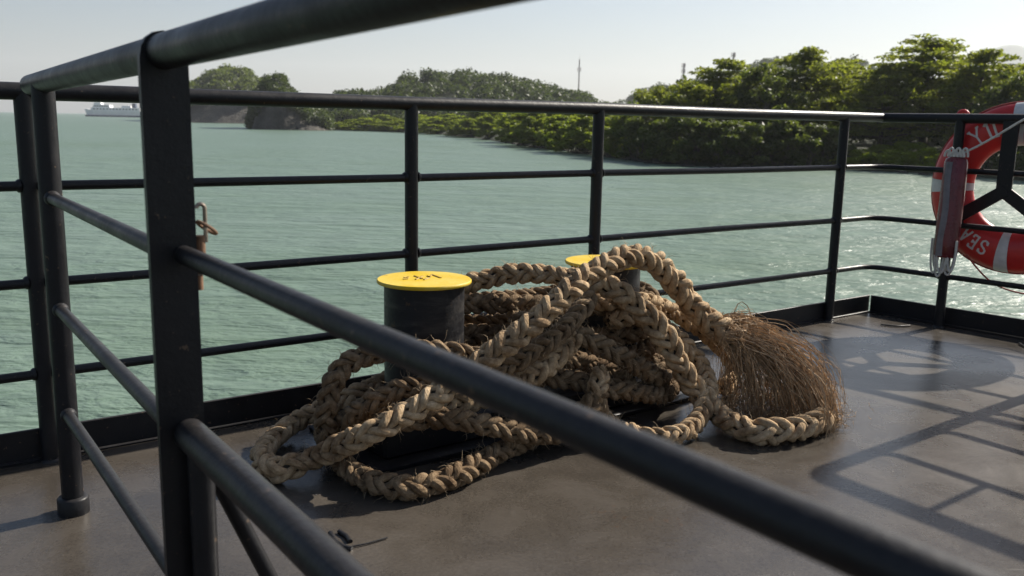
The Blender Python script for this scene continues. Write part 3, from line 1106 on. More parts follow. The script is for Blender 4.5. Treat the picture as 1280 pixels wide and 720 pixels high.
# lettering: strokes with serifs, laid on the face of the ring
GLY = {
    'S': [[(0.86, 0.80), (0.70, 0.97), (0.42, 1.0), (0.18, 0.90), (0.14, 0.70), (0.34, 0.56), (0.66, 0.46), (0.86, 0.32), (0.82, 0.10), (0.56, 0.0), (0.28, 0.03), (0.12, 0.22)], [(0.88, 0.98), (0.86, 0.72)], [(0.11, 0.02), (0.12, 0.28)]],
    'E': [[(0.22, 0), (0.22, 1)], [(0.08, 0), (0.85, 0), (0.88, 0.22)], [(0.22, 0.5), (0.64, 0.5)], [(0.64, 0.38), (0.64, 0.62)], [(0.08, 1), (0.82, 1), (0.84, 0.80)]],
    'A': [[(0.10, 0), (0.50, 1), (0.90, 0)], [(0.26, 0.36), (0.74, 0.36)], [(-0.02, 0), (0.26, 0)], [(0.74, 0), (1.02, 0)]],
    'Y': [[(0.08, 1), (0.50, 0.48), (0.92, 1)], [(0.5, 0.48), (0.5, 0)], [(-0.04, 1), (0.24, 1)], [(0.76, 1), (1.04, 1)], [(0.34, 0), (0.66, 0)]],
    '1': [[(0.26, 0.80), (0.52, 1.0), (0.52, 0)], [(0.28, 0), (0.76, 0)]],
}


def letter(ch, ang, h, wd, rad):
    m = MB()
    for st in GLY[ch]:
        pts = []
        for i in range(len(st) - 1):
            for t in np.linspace(0, 1, 5):
                x = st[i][0] * (1 - t) + st[i + 1][0] * t
                y = st[i][1] * (1 - t) + st[i + 1][1] * t
                a_ = ang - (x - 0.5) * wd / rad
                r_ = rad + (y - 0.5) * h
                ct = max(-1, min(1, (r_ - R_MAJ) / R_MIN))
                pts.append(ring_pt(a_, math.acos(ct), 0.0012))
        m.tube(pts, 0.0052 if ch != '1' else 0.0062, 6, flat=0.4, up=-NW)
    m.build('letter', 'buoy_white', buoy)


for ch, d in (('Y', 129.0), ('1', 118.0), ('1', 112.5)):
    letter(ch, math.radians(d), 0.082, 0.050, R_MAJ + 0.002)
for ch, d in (('S', 249.5), ('E', 240.0), ('A', 230.5)):
    letter(ch, math.radians(d), 0.066, 0.040, R_MAJ + 0.004)
# grab line round the rim with its loops of tape
m = MB()
pts = []
for k in range(97):
    a_ = 2 * math.pi * k / 96
    sag = 0.004 * abs(math.sin(2 * a_ + 0.02)) - 0.004
    pts.append(ring_c + RR @ Vector(((R_MAJ + R_MIN + 0.006 + sag) * math.cos(a_), (R_MAJ + R_MIN + 0.006 + sag) * math.sin(a_), 0.0)))
m.tube(pts, 0.0045, 8, cap=False)
m.build('grab_line', 'cord_red', buoy)
# moulded eye at upper left
m = MB()
ec = ring_c + RR @ Vector((-0.29, 0.335, 0.01))
m.tube([ec + RR @ Vector((0.026 * math.cos(t), 0.030 * math.sin(t), 0)) for t in np.linspace(0, 2 * math.pi, 19)], 0.010, 10, cap=False)
m.build('line_eye', 'buoy_red', buoy)
tag(buoy, 'red and white lettered lifebuoy hung on the railing at right', 'lifebuoy')

# rescue line in its bag
bag = empty('rescue_line_bag', at(1187, 265, Y=4.40))
t0_, t1_ = at(1196, 196, Y=4.38), at(1181, 322, Y=4.34)
m = MB()
ax = (t1_ - t0_)
m.tube([t0_ + ax * t for t in (0.0, 0.02, 0.06, 0.3, 0.6, 0.85, 0.97, 1.0)], [0.030, 0.048, 0.054, 0.056, 0.057, 0.058, 0.055, 0.045], 20, flat=0.72, up=-NW)
m.build('bag_body', 'bag_red', bag)
m = MB()
sidev = W
m.tube([t0_ + ax * t - NW * 0.040 - sidev * (0.012 + 0.004 * math.sin(t * 9)) for t in np.linspace(0.05, 0.98, 9)], 0.016, 10, flat=0.25, up=-NW)
m.build('clear_strip', 'bag_clear', bag)
for k in range(7):
    m = MB()
    o0 = t1_ + sidev * (-0.048 + 0.015 * k) - NW * rnd.uniform(-0.02, 0.03) - ax * 0.12
    wl = rnd.uniform(0.018, 0.030)
    ln = rnd.uniform(0.10, 0.155)
    pts = [o0 + sidev * wl * math.cos(t) * -1 - Z * (ln * (0.25 + 0.75 * math.sin(t)) if 0 <= t <= math.pi else 0) for t in np.linspace(0, math.pi, 13)]
    m.tube([o0 - sidev * wl + Z * 0.03] + pts + [o0 + sidev * wl + Z * 0.03], 0.0052, 8)
    m.build('line_coil', 'cord_white', bag)
for k in range(6):
    m = MB()
    o0 = t0_ + sidev * (-0.035 + 0.016 * k) - NW * 0.02
    pts = [o0 + sidev * 0.014 * math.cos(t) + Z * (0.030 + 0.012 * (k % 2)) * math.sin(t) for t in np.linspace(0, math.pi, 9)]
    m.tube(pts, 0.0055, 8)
    m.build('line_knot', 'cord_white', bag)
m = MB()
pa, pb, pc = at(1203, 192, Y=4.36), at(1240, 172, Y=4.27), at(1300, 138, Y=4.15)
m.tube([pa, (pa + pb) / 2 - Z * 0.004, pb - Z * 0.004, (pb + pc) / 2, pc], 0.0052, 8)
m.build('tie_line', 'cord_white', bag)
m = MB()
pts = [at(x, y, Y=yy) for x, y, yy in ((1208, 318, 4.36), (1222, 336, 4.35), (1240, 353, 4.33), (1262, 363, 4.3), (1300, 368, 4.24), (1340, 350, 4.2))]
C, _ = catmull(pts, 0.02)
m.tube([Vector(c) for c in C], 0.0042, 8)
m.build('trailing_line', 'cord_red', bag)
tag(bag, 'dark red bag of coiled white rescue line tied beside the lifebuoy', 'rescue line')

# ------------------------------------------------------------------ small things lying on the deck
eye = empty('lashing_eye', at(438, 676, z=0))
for pts, r, nm in (([(413, 666), (420, 677), (430, 684), (440, 686)], 0.0065, 'lug'), ([(424, 664), (433, 670), (438, 677)], 0.006, 'lug'), ([(440, 683), (460, 679), (484, 672)], 0.0022, 'weld_line')):
    m = MB()
    m.tube([at(x, y, z=0.004) for x, y in pts], r, 10, flat=0.9)
    m.build(nm, 'black', eye)
tag(eye, 'small black lashing eye welded to the deck in front of the rope', 'lashing eye')
for pts, lab in (([(1101, 405.5), (1120, 407.5), (1138, 407)], 'short black wire offcut lying by the deck corner'), ([(1274, 429), (1281, 433), (1290, 436)], 'short black wire offcut lying below the lifebuoy')):
    m = MB()
    C, _ = catmull([at(x, y, z=0.006) for x, y in pts], 0.01)
    m.tube([Vector(c) for c in C], 0.0042, 8)
    tag(m.build('wire_offcut', 'black'), lab, 'wire')

# ------------------------------------------------------------------ the land across the water
def leaf_cloud(centres, radii, counts, size, flat=1.0, updir=0.6, shell=0.45):
    """many small leaf faces spread through ellipsoid clumps"""
    Cs, Ns = [], []
    for c, r, n in zip(centres, radii, counts):
        d = RNG.normal(0, 1, (n, 3))
        d /= np.linalg.norm(d, axis=1)[:, None]
        rr = (shell + (1 - shell) * RNG.random(n) ** 0.6) * (0.82 + 0.36 * RNG.random(n))
        Cs.append(np.asarray(c) + d * rr[:, None] * np.asarray(r))
        Ns.append(d)
    P, D = np.vstack(Cs), np.vstack(Ns)
    n = len(P)
    nrm = D * 0.5 + RNG.normal(0, 0.55, (n, 3)) + np.array([0, 0, updir])
    nrm /= np.linalg.norm(nrm, axis=1)[:, None]
    a_ = np.cross(nrm, RNG.normal(0, 1, (n, 3)))
    a_ /= np.linalg.norm(a_, axis=1)[:, None]
    b_ = np.cross(nrm, a_)
    s = size * RNG.uniform(0.6, 1.4, n)[:, None]
    asp = 0.5 * flat
    bend = nrm * s * 0.18
    V = np.stack([P - a_ * s * 0.5 - bend, P - b_ * s * asp * 0.5, P + a_ * s * 0.5 - bend, P + b_ * s * asp * 0.5], 1).reshape(-1, 3)
    Fq = np.arange(4 * n).reshape(n, 4)
    return V, Fq


def limb(m, p, q, r0, r1, bow=0.15, seg=6):
    p, q = Vector(p), Vector(q)
    L = (q - p).length
    o = Vector((rnd.gauss(0, 1), rnd.gauss(0, 1), rnd.gauss(0, .5))) * L * bow * 0.5
    pts = [p.lerp(q, t) + o * math.sin(t * math.pi) for t in np.linspace(0, 1, 5)]
    m.tube(pts, [r0 + (r1 - r0) * t for t in np.linspace(0, 1, 5)], seg)
    return pts


def make_tree(style, leaf, size):
    """unit tree: 10 m high; returns trunk mesh and crown mesh"""
    m = MB()
    cs, rs, ns = [], [], []
    lean = Vector((rnd.uniform(-.5, .5), rnd.uniform(-.3, .3), 0))
    if style == 'tiered':                       # spreading flat sprays of foliage, as on a sea almond
        top = Vector((0, 0, 9.4)) + lean
        sp = limb(m, (0, 0, -0.6), top, 0.30, 0.05, 0.06, 8)
        tiers = 10
        for t in range(tiers):
            f = t / (tiers - 1)
            z = 2.2 + 7.1 * f
            base = Vector((0, 0, 0)).lerp(top, z / 9.4)
            R = (5.2 * (1 - f) ** 0.45 + 0.8) * rnd.uniform(0.8, 1.1)
            k = 8 if f < 0.7 else 6
            a0 = rnd.uniform(0, 6.28)
            for j in range(k):
                an = a0 + 2 * math.pi * j / k + rnd.uniform(-.3, .3)
                Rj = R * rnd.uniform(0.6, 1.2)
                tip = base + Vector((math.cos(an) * Rj, math.sin(an) * Rj, rnd.uniform(0.1, 1.3)))
                limb(m, base, tip, 0.09 * (1.2 - f), 0.02, 0.12, 5)
                for q in (0.30, 0.48, 0.64, 0.78, 0.90, 1.0):
                    c = base.lerp(tip, q) + Vector((rnd.gauss(0, .32), rnd.gauss(0, .32), 0.12 + rnd.gauss(0, .16)))
                    w = rnd.uniform(0.45, 0.9) * (1.2 - 0.35 * q)
                    cs.append(c); rs.append((w * 1.15, w * 1.15, 0.17)); ns.append(int(44 * w))
    elif style == 'round':
        top = Vector((0, 0, 7.5)) + lean
        limb(m, (0, 0, -0.6), top, 0.32, 0.08, 0.08, 8)
        for j in range(17):
            an = j * 2.4 + rnd.uniform(-.4, .4)
            z = 2.4 + 6.6 * ((j + .5) / 17)
            R = 3.7 * math.sin(math.pi * min(0.97, 0.22 + 0.72 * (z - 1.5) / 8.2)) * rnd.uniform(0.75, 1.05)
            c = Vector((math.cos(an) * R, math.sin(an) * R, z)) + lean * (z / 9)
            b0 = Vector((0, 0, max(1.2, z - 2.2))) + lean * (z / 9)
            limb(m, b0, c, 0.10, 0.02, 0.15, 5)
            for k in range(5):
                cc = c + Vector((rnd.gauss(0, .7), rnd.gauss(0, .7), rnd.gauss(0, .5)))
                w = rnd.uniform(0.55, 1.0)
                cs.append(cc); rs.append((w, w, w * .75)); ns.append(int(95 * w))
    elif style == 'mangrove':                   # low spreading crown on stilt roots
        for j in range(7):
            an = j * 0.9 + rnd.uniform(-.3, .3)
            limb(m, (math.cos(an) * 1.6, math.sin(an) * 1.6, -1.0), (0, 0, 2.6), 0.10, 0.14, 0.2, 5)
        limb(m, (0, 0, 2.2), (lean.x, lean.y, 7.5), 0.24, 0.06, 0.1, 7)
        for j in range(21):
            an = j * 2.4
            z = 0.9 + 8.2 * (j / 20) + rnd.uniform(-.4, .4)
            R = (4.4 - 0.42 * max(0, z - 4)) * rnd.uniform(0.35, 1.0) if z < 8.6 else rnd.uniform(0, 1.2)
            c = Vector((math.cos(an) * R, math.sin(an) * R, z))
            limb(m, (0, 0, max(1.6, z - 2.0)), c, 0.08, 0.02, 0.15, 5)
            for k in range(5):
                cc = c + Vector((rnd.gauss(0, .75), rnd.gauss(0, .75), rnd.gauss(0, .42)))
                w = rnd.uniform(0.6, 1.1)
                cs.append(cc); rs.append((w, w, w * .6)); ns.append(int(80 * w))
    elif style == 'shrub':
        for j in range(5):
            an = j * 1.26
            limb(m, (math.cos(an) * .4, math.sin(an) * .4, -0.8), (math.cos(an) * 2.6, math.sin(an) * 2.6, 6.5), 0.16, 0.04, 0.2, 5)
        for j in range(44):
            an = rnd.uniform(0, 6.28)
            z = rnd.uniform(0.6, 9.2)
            R = 5.4 * math.sqrt(max(0.05, 1 - (z / 10.2) ** 2)) * math.sqrt(rnd.random())
            w = rnd.uniform(0.9, 1.7)
            cs.append((math.cos(an) * R, math.sin(an) * R, z)); rs.append((w, w, w * .7)); ns.append(int(70 * w))
    V, Fq = leaf_cloud(cs, rs, ns, size, 1.0, 0.5 if style == 'tiered' else 0.12)
    crown = np_mesh('crown', V, Fq)
    crown.materials.append(M[leaf])
    tr = m.mesh('trunk')
    tr.materials.append(M['bark'])
    return tr, crown


def plant(name, proto, loc, height, width, label, cat, group=None):
    root = empty(name, loc)
    for nm, me_ in (('trunk', proto[0]), ('crown', proto[1])):
        o = bpy.data.objects.new(nm, me_)
        COL.objects.link(o)
        o.parent = root
    root.scale = (width / 9.0, width / 9.0, height / 10.0)
    root.rotation_euler = (0, 0, rnd.uniform(0, 6.28))
    return tag(root, label, cat, group)


def hor(px):
    return 139.5 + 0.01942 * px


SHORE = [(1700, 262), (1420, 238), (1280, 227), (1160, 217.5), (1060, 212.5), (1000, 210.5), (930, 209.5), (864, 208), (803, 202), (760, 196.5), (720, 191), (690, 187), (660, 183.5), (630, 178.5), (600, 173.8), (560, 169.5), (520, 166), (480, 164.6), (440, 163.4), (400, 162)]
S3 = [at(px, py, z=WATER) for px, py in SHORE]


def shore_y(px):
    xs = [s[0] for s in SHORE]
    return float(np.interp(px, xs[::-1], [p.y for p in S3][::-1]))


def on_land(px, back):
    """a point `back` metres inland behind the waterline on a bearing"""
    y = shore_y(px) + back
    p = at(px, hor(px), Y=y)
    g = float(np.interp(back, [0, 3, 10, 40, 120], [-2.74, -2.45, -1.8, -0.3, 1.5]))
    return Vector((p.x, p.y, g))


m = MB()
offs = [(-6, -4.0), (0, -2.78), (3, -2.45), (10, -1.8), (40, -0.3), (120, 1.5), (320, 3.0)]
for i, p in enumerate(S3):
    d = Vector((p.x, p.y, 0)).normalized()
    for dist, z in offs:
        j = rnd.uniform(-.1, .1) if 0 < dist < 60 else 0
        m.v.append(Vector((p.x, p.y, 0)) + d * dist + Vector((0, 0, z + j)))
k = len(offs)
for i in range(len(S3) - 1):
    for j in range(k - 1):
        a0 = i * k + j
        m.f.append((a0, a0 + 1, a0 + k + 1, a0 + k))
tag(m.build('shore_ground', 'soil'), 'low wooded shore', kind='structure')

TIER = [make_tree('tiered', 'leaf_almond', 0.36) for _ in range(4)]
ROUND = [make_tree('round', 'leaf_dark', 0.42) for _ in range(2)] + [make_tree('round', 'leaf_almond', 0.42) for _ in range(2)]
MANG = [make_tree('mangrove', 'leaf_mangrove', 0.62) for _ in range(4)]
SHRUB = [make_tree('shrub', 'leaf_dark', 0.75) for _ in range(3)]
BRIGHT = [make_tree('shrub', 'leaf_grass', 0.7) for _ in range(2)]


def tree_to(px, top, back, width_px, proto, name, label, cat='tree', group=None):
    loc = on_land(px, back)
    ztop = CAM_H + (hor(px) - top) / F_PX * loc.y
    return plant(name, proto, loc, max(1.0, ztop - loc.z), width_px / F_PX * loc.y, label, cat, group)


big = [
    (822, 110, 12, 97, ROUND[2], 'leafy tree nearest the headland end of the right shore wood'),
    (868, 98, 13, 117, ROUND[3], 'olive green tree below the lattice mobile mast'),
    (906, 84, 15, 123, TIER[0], 'pagoda shaped tree with flat tiers and a forked bare tip'),
    (952, 82, 9, 96, ROUND[0], 'dark dense round tree left of the wide canopy tree'),
    (1006, 72, 13, 145, TIER[1], 'broad tree with ragged spreading top above the railing corner'),
    (1050, 84, 20, 104, TIER[3], 'thinner tree between the two broadest shore trees'),
    (1100, 88, 10, 104, TIER[2], 'tree with visible slanting trunk near the sunlit clearing'),
    (1160, 62, 16, 195, TIER[3], 'tallest tree with the widest layered canopy, left of the lifebuoy'),
    (1222, 74, 13, 119, TIER[0], 'layered tree standing behind the lifebuoy'),
    (1262, 92, 9, 101, ROUND[1], 'shaded tree at the right edge behind the lifebuoy'),
    (1316, 78, 14, 143, TIER[1], 'tree beyond the right edge of the view'),
]
for px, top, back, wd, pr, lab in big:
    tree_to(px, top, back, wd, pr, 'shore_tree', lab, 'tree', 'trees along the right shore')
for px, top, back, wd in ((800, 146, 2.5, 60), (832, 150, 2.0, 66), (866, 142, 3, 70), (902, 150, 1.5, 70), (938, 152, 1.5, 72), (974, 146, 2.5, 70), (1008, 154, 1.5, 66), (1040, 156, 2.5, 52), (880, 120, 16, 60), (925, 120, 16, 60), (965, 125, 18, 60), (1200, 172, 5, 46), (1240, 168, 4, 56), (1280, 160, 3, 60), (1330, 155, 3, 70)):
    tree_to(px, top, back, wd, SHRUB[rnd.randrange(3)], 'shore_shrub', 'dark shrub overhanging the water under the right shore trees', 'shrub', 'dark shrubs along the right waterline')
for px, top, back, wd in ((1076, 186, 3, 40), (1098, 190, 2, 44), (1126, 187, 2.5, 50), (1156, 184, 3, 50), (1142, 176, 7, 50), (1106, 180, 7, 44), (1062, 194, 1.5, 34), (1182, 190, 2, 40)):
    tree_to(px, top, back, wd, BRIGHT[rnd.randrange(2)], 'sunlit_shrub', 'bright yellow green low shrub in the clearing under the widest tree', 'shrub', 'sunlit shrubs in the clearing')
# backdrop of the wood, too deep to tell stems apart
cs, rs, ns = [], [], []
for i in range(330):
    px = rnd.uniform(790, 1380)
    bk = rnd.uniform(24, 60)
    g = on_land(px, bk)
    h = rnd.uniform(0.5, 6.0) * (0.6 if px < 860 else 1.0)
    w = rnd.uniform(1.6, 3.0)
    cs.append((g.x, g.y, g.z + h)); rs.append((w, w, w * .7)); ns.append(90)
V, Fq = leaf_cloud(cs, rs, ns, 0.85)
tag(link('shore_wood', np_mesh('shore_wood', V, Fq), 'leaf_hill'), 'dense undergrowth deep in the right shore wood', kind='stuff')

mrow = [(808, 132, 16, 66), (786, 140, 6, 60), (764, 146, 8, 62), (742, 139, 6, 66), (718, 143, 4, 62), (696, 141, 4, 60), (674, 144, 3, 56), (655, 140, 8, 60), (634, 147, 1, 40), (612, 144, 8, 56), (592, 146, 7, 54), (570, 146, 5, 50), (548, 147, 5, 50),
        (526, 146, 5, 48), (504, 146, 6, 46), (484, 147, 6, 44), (462, 148, 6, 42), (440, 149, 6, 40), (420, 150, 6, 38), (405, 152, 6, 34), (730, 135, 18, 70), (690, 137, 18, 66), (645, 138, 18, 60), (600, 140, 20, 56), (560, 142, 20, 52), (520, 143, 20, 50), (480, 144, 20, 46)]
for k, (px, top, back, wd) in enumerate(mrow):
    lab = 'bright green mangrove on stilt roots along the waterline below the wooded hill'
    grp = 'mangroves along the middle shore'
    if px == 634:
        lab, grp = 'small mangrove standing out in the water on a single stem', None
    tree_to(px + rnd.uniform(-4, 4), top + rnd.uniform(-4, 5), max(0.6, back * 0.55) if back < 12 else back, wd * rnd.uniform(0.85, 1.25), MANG[rnd.randrange(4)], 'mangrove_tree', lab, 'mangrove', grp)

# black rocks along the waterline
rockm = []
for k in range(4):
    m = MB()
    for i in range(7):
        th = math.pi * i / 6
        for j in range(9):
            ph = 2 * math.pi * j / 9
            r = 1 + rnd.uniform(-.22, .22)
            m.v.append(Vector((r * math.sin(th) * math.cos(ph), r * math.sin(th) * math.sin(ph), 0.6 * r * math.cos(th))))
    for i in range(6):
        for j in range(9):
            m.f.append((i * 9 + j, (i + 1) * 9 + j, (i + 1) * 9 + (j + 1) % 9, i * 9 + (j + 1) % 9))
    me_ = m.mesh('shore_rock', False)
    me_.materials.append(M['rock'])
    rockm.append(me_)
for i in range(72):
    px = rnd.uniform(640, 870) if i < 56 else rnd.uniform(870, 1200)
    p = on_land(px, rnd.uniform(-2.2, 2.0))
    o = bpy.data.objects.new('shore_rock', rockm[i % 4])
    COL.objects.link(o)
    s = rnd.uniform(0.18, 0.6)
    o.location = (p.x, p.y, WATER + rnd.uniform(-0.05, 0.15))
    o.scale = (s * rnd.uniform(.9, 1.7), s, s * rnd.uniform(.5, .9))
    o.rotation_euler = (0, 0, rnd.uniform(0, 6.28))
    tag(o, 'low black rock awash along the waterline below the trees', 'rock', 'rocks along the waterline')


def wooded_hill(name, profile, Yd, depth, crown_r, n_crowns, leaf_n, leaf_s, label, mat='soil', leafm='leaf_hill', slope=0.85, low=None):
    """ridge whose skyline follows surveyed heights; crowns cover the slope that faces the sea"""
    pxs = np.array([p[0] for p in profile], float)
    tops = np.array([p[1] for p in profile], float)
    xs = np.linspace(pxs[0], pxs[-1], 40)
    hz = np.interp(xs, pxs, tops)
    m = MB()
    rows = 9

    def ground(px, f):
        tp = np.interp(px, pxs, tops)
        ztop = CAM_H + (hor(px) - tp) / F_PX * Yd - crown_r * 1.1
        ztop = max(ztop, WATER + 0.5)
        g = WATER - 0.4 + (ztop - WATER) * (math.sin(min(1, f) * math.pi / 2) ** slope if f <= 1 else math.cos((f - 1) * 1.2))
        p = at(px, hor(px), Y=Yd - depth * (1 - f))
        return Vector((p.x, p.y, g))

    for x in xs:
        for j in range(rows):
            m.v.append(ground(x, j / (rows - 1) * 1.6) + Vector((0, 0, rnd.uniform(-.3, .3))))
    for i in range(len(xs) - 1):
        for j in range(rows - 1):
            a0 = i * rows + j
            m.f.append((a0, a0 + rows, a0 + rows + 1, a0 + 1))
    tag(m.build(name, mat), label[0], kind='structure')
    cs, rs, ns = [], [], []
    for i in range(n_crowns):
        px = rnd.uniform(pxs[0], pxs[-1])
        f = rnd.uniform(low or 0.03, 1.12)
        g = ground(px, f)
        w = crown_r * rnd.uniform(0.6, 1.25)
        cs.append((g.x, g.y, g.z + w * rnd.uniform(0.2, 0.95))); rs.append((w, w, w * rnd.uniform(.6, .95))); ns.append(leaf_n)
    V, Fq = leaf_cloud(cs, rs, ns, leaf_s, 1.2)
    tag(link('hill_forest', np_mesh('hill_forest', V, Fq), leafm), label[1], kind='stuff')


wooded_hill('wooded_hill', [(360, 150), (400, 140), (430, 116), (470, 117), (488, 113), (505, 99), (530, 96), (575, 95), (610, 96), (640, 101), (665, 107), (690, 114), (712, 117), (732, 120), (745, 132), (800, 140)], 420, 120, 3.4, 620, 170, 1.25,
            ('hill behind the mangroves', 'dark green forest over the hill behind the mangroves'))
wooded_hill('headland', [(314, 158), (318, 130), (326, 112), (338, 100), (346, 95), (354, 99), (361, 110), (372, 122), (392, 138), (412, 152)], 285, 26, 2.2, 260, 170, 0.8,
            ('rocky headland at the left end of the shore', 'trees crowning the rocky headland'), 'cliff', 'leaf_hill', 0.30, 0.16)
wooded_hill('island', [(205, 116), (240, 106), (250, 102), (268, 93), (280, 87), (292, 90), (306, 91), (318, 98), (330, 102), (345, 110), (365, 125), (400, 145)], 560, 110, 4.0, 330, 190, 1.6,
            ('wooded island beyond the headland', 'dark forest over the island beyond the headland'), 'cliff', 'leaf_dark', 0.5, 0.12)
wooded_hill('wooded_hill', [(760, 135), (785, 122), (800, 115), (825, 108), (880, 104), (925, 88), (948, 78), (985, 78), (1020, 84), (1045, 78), (1075, 80), (1095, 92), (1160, 104), (1260, 112), (1400, 112)], 900, 260, 6.0, 420, 130, 2.6,
            ('hazy hill behind the right shore wood', 'hazy forest over the hill behind the right shore wood'))

# far blue mountain, bare at this distance
pm = [(1090, 150), (1150, 108), (1185, 88), (1210, 72), (1232, 64), (1252, 59), (1275, 64), (1310, 58), (1360, 70), (1450, 95), (1560, 150)]
m = MB()
xs = np.linspace(1090, 1560, 48)
for x in xs:
    tp = float(np.interp(x, [p[0] for p in pm], [p[1] for p in pm])) + rnd.uniform(-1.2, 1.2)
    for f in (0, .25, .5, .75, 1.0, 1.5):
        y = 5200 - 900 * (1 - f)
        h = (hor(x) - tp) / F_PX * 5200
        p = at(x, hor(x), Y=y)
        m.v.append(Vector((p.x, p.y, -4 + max(2, h) * (math.sin(min(1, f) * math.pi / 2) if f <= 1 else 0.75) + (rnd.uniform(-4, 4) if 0 < f < 1 else 0))))
for i in range(47):
    for j in range(5):
        a0 = i * 6 + j
        m.f.append((a0, a0 + 6, a0 + 7, a0 + 1))
tag(m.build('far_mountain', 'far_hill'), 'pale blue mountain far behind the trees at right', kind='structure')

# ochre boulders at the foot of the headland
for px, s in ((398, 1.5), (404, 1.1), (411, 1.3), (417, 0.8)):
    p = at(px, 161.3, z=WATER)
    o = bpy.data.objects.new('beach_boulder', rockm[rnd.randrange(4)].copy())
    o.data.materials.clear()
    o.data.materials.append(M['ochre_rock'])
    COL.objects.link(o)
    o.location = (p.x, p.y - 3, WATER + 0.5)
    o.scale = (s * 1.5, s, s)
    tag(o, 'small orange boulder on the beach beside the headland', 'boulder', 'orange boulders beside the headland')

# ------------------------------------------------------------------ masts
def lattice_mast(px, top, bottom, Yd, w, label, gear):
    base = at(px, bottom, Y=Yd)
    tp = at(px, top, Y=Yd)
    h = tp.z - base.z
    base.z -= 30
    h += 30
    r = empty('radio_mast', base)
    for sx, sy in ((-1, -1), (1, -1), (0, 1)):
        m = MB()
        m.tube([base + Vector((sx * w, sy * w * .8, 0)), base + Vector((sx * w * .45, sy * w * .36, h))], 0.14, 6)
        m.build('mast_leg', 'mast_metal', r)
    m = MB()
    n = int(h / (w * 2.4))
    for k in range(n):
        f0, f1 = k / n, (k + 1) / n
        s0, s1 = w * (1 - .55 * f0), w * (1 - .55 * f1)
        c = ((-1, -.8), (1, -.8), (0, .8))
        for q in range(3):
            a_, b_ = c[q], c[(q + 1) % 3]
            m.tube([base + Vector((a_[0] * s0, a_[1] * s0, h * f0)), base + Vector((b_[0] * s1, b_[1] * s1, h * f1))], 0.07, 4)
    m.build('lattice', 'mast_metal', r)
    for dz, kind in gear:
        m = MB()
        c = base + Vector((0, 0, h - dz))
        if kind == 'panel':
            for an in (0, 2.1, 4.2):
                R3 = Matrix.Rotation(an, 3, 'Z')
                m.box(c + R3 @ Vector((0, -1.0, 0)), (0.5, 0.25, 2.4), R3, 0.03)
        elif kind == 'dish':
            m.lathe(c + Vector((0, -0.9, 0)), [(0.2, -.25), (1.0, -0.1), (1.2, 0.1), (1.1, 0.15)], 16)
        else:
            m.tube([c, c + Vector((0, 0, 3.5))], 0.06, 5)
        m.build('antenna', 'mast_metal', r)
    tag(r, label, 'mast')


lattice_mast(723, 74, 118, 560, 0.45, 'thin radio mast rising behind the wooded hill, left of centre of the shore', [(0.5, 'rod'), (6, 'panel')])
lattice_mast(853.5, 79, 104, 520, 0.7, 'mobile mast with stacked panel antennas above the olive tree', [(1.2, 'panel'), (4.2, 'panel'), (7.5, 'panel')])
lattice_mast(916, 66, 84, 480, 0.8, 'mobile mast with round antennas above the pagoda shaped tree', [(1.0, 'panel'), (1.4, 'dish'), (4.4, 'panel')])

# ------------------------------------------------------------------ ferry on the horizon
fw = at(140, 146.2, z=WATER)
fer = empty('ferry', fw)
K = 0.86 * fw.y / 970


def fbox(name, x0, x1, z0, z1, wy, mat, taper=0.0, parent=fer):
    m = MB()
    X0, X1 = fw.x + x0 * K, fw.x + x1 * K
    v = []
    for z, t in ((z0, 0), (z1, taper)):
        for x, y in ((X0 + t * K, -wy), (X1 - t * K, -wy), (X1 - t * K, wy), (X0 + t * K, wy)):
            v.append(Vector((x, fw.y + 8 + y, WATER + z * K * 1.3)))
    m.v = v
    m.f = [(3, 2, 1, 0), (4, 5, 6, 7), (0, 1, 5, 4), (1, 2, 6, 5), (2, 3, 7, 6), (3, 0, 4, 7)]
    return m.build(name, mat, parent, smooth=False)


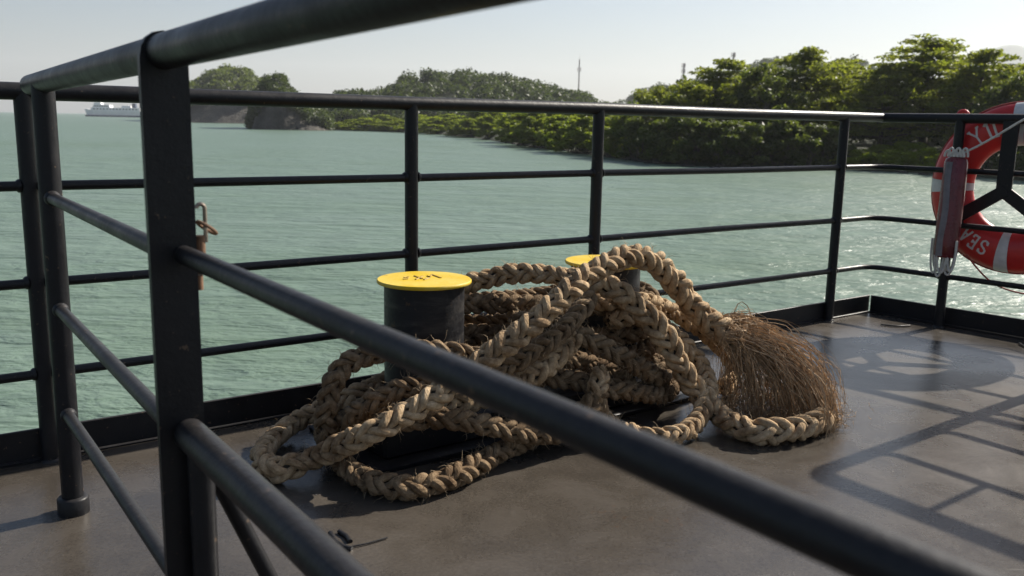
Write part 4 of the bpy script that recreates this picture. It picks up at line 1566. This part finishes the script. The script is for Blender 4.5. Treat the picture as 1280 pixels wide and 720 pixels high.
m = MB()
sec = [(-37.5, 0.1, 7.6), (-33, 3.0, 7.0), (-25, 5.6, 6.2), (0, 6.2, 5.8), (36, 6.0, 5.8), (42, 4.8, 6.0)]
for x, hw_, hh in sec:
    x0 = fw.x + x * K
    bow = 3.0 * K if x < -36 else 0
    for y, z, sh in ((-hw_, hh, 0), (-hw_ * .8, -0.8, bow), (hw_ * .8, -0.8, bow), (hw_, hh, 0)):
        m.v.append(Vector((x0 + sh, fw.y + 8 + y, WATER + z * K * 1.3)))
for i in range(len(sec) - 1):
    for j in range(4):
        a0, b0 = i * 4 + j, i * 4 + (j + 1) % 4
        m.f.append((a0, a0 + 4, b0 + 4, b0))
m.f.append((0, 1, 2, 3))
m.f.append(tuple(reversed(range((len(sec) - 1) * 4, len(sec) * 4))))
hull = m.build('hull', 'ship_white', fer, smooth=False)
fbox('waterline_stripe', -34, 41, -0.4, 1.5, 6.35, 'ship_blue', 0.2, hull)
d1 = fbox('lower_deck', -27, 34, 5.8, 8.6, 5.2, 'ship_white', 0.3)
fbox('bridge_deck', -25, -4, 8.7, 11.2, 4.4, 'ship_white', 0.5)
fbox('wheelhouse', -24, -15, 11.3, 13.4, 3.4, 'ship_white', 0.5)
fbox('aft_house', 10, 20, 8.7, 10.6, 3.6, 'ship_white', 0.4)
fbox('funnel', 22, 27, 8.7, 13.0, 1.8, 'ship_blue', 0.5)
for x in range(-24, 32, 4):
    fbox('window', x, x + 2.2, 6.8, 7.8, 5.3, 'ship_glass', 0, d1)
for x in range(-23, -6, 3):
    fbox('window', x, x + 1.9, 9.5, 10.4, 4.55, 'ship_glass', 0)
for x, z0, z1 in ((-17, 13.4, 20), (17, 10.6, 19.5), (33, 8.6, 13)):
    m = MB()
    m.tube([Vector((fw.x + x * K, fw.y + 8, WATER + z0 * K * 1.3)), Vector((fw.x + (x + .4) * K, fw.y + 8, WATER + z1 * K * 1.3))], 0.28, 6)
    m.build('mast', 'ship_white', fer)
tag(fer, 'white passenger ferry far out on the horizon at left', 'ferry')

# ------------------------------------------------------------------ humid sea air
m = MB()
HZ = SEA_R + 300
m.box((0, 0, (WATER - 6 + 520) / 2), (2 * HZ, 2 * HZ, 520 - (WATER - 6)))
hz_m = bpy.data.materials.new('haze')
hz_m.use_nodes = True
nt = hz_m.node_tree
nt.nodes.clear()
out = nt.nodes.new('ShaderNodeOutputMaterial')
pv = nt.nodes.new('ShaderNodeVolumePrincipled')
pv.inputs['Color'].default_value = (0.90, 0.94, 0.97, 1)
pv.inputs['Density'].default_value = 0.00014
pv.inputs['Anisotropy'].default_value = 0.25
nt.links.new(pv.outputs[0], out.inputs['Volume'])
M['haze'] = hz_m
tag(m.build('haze', 'haze', smooth=False), 'thin humid haze over the sea', kind='stuff')
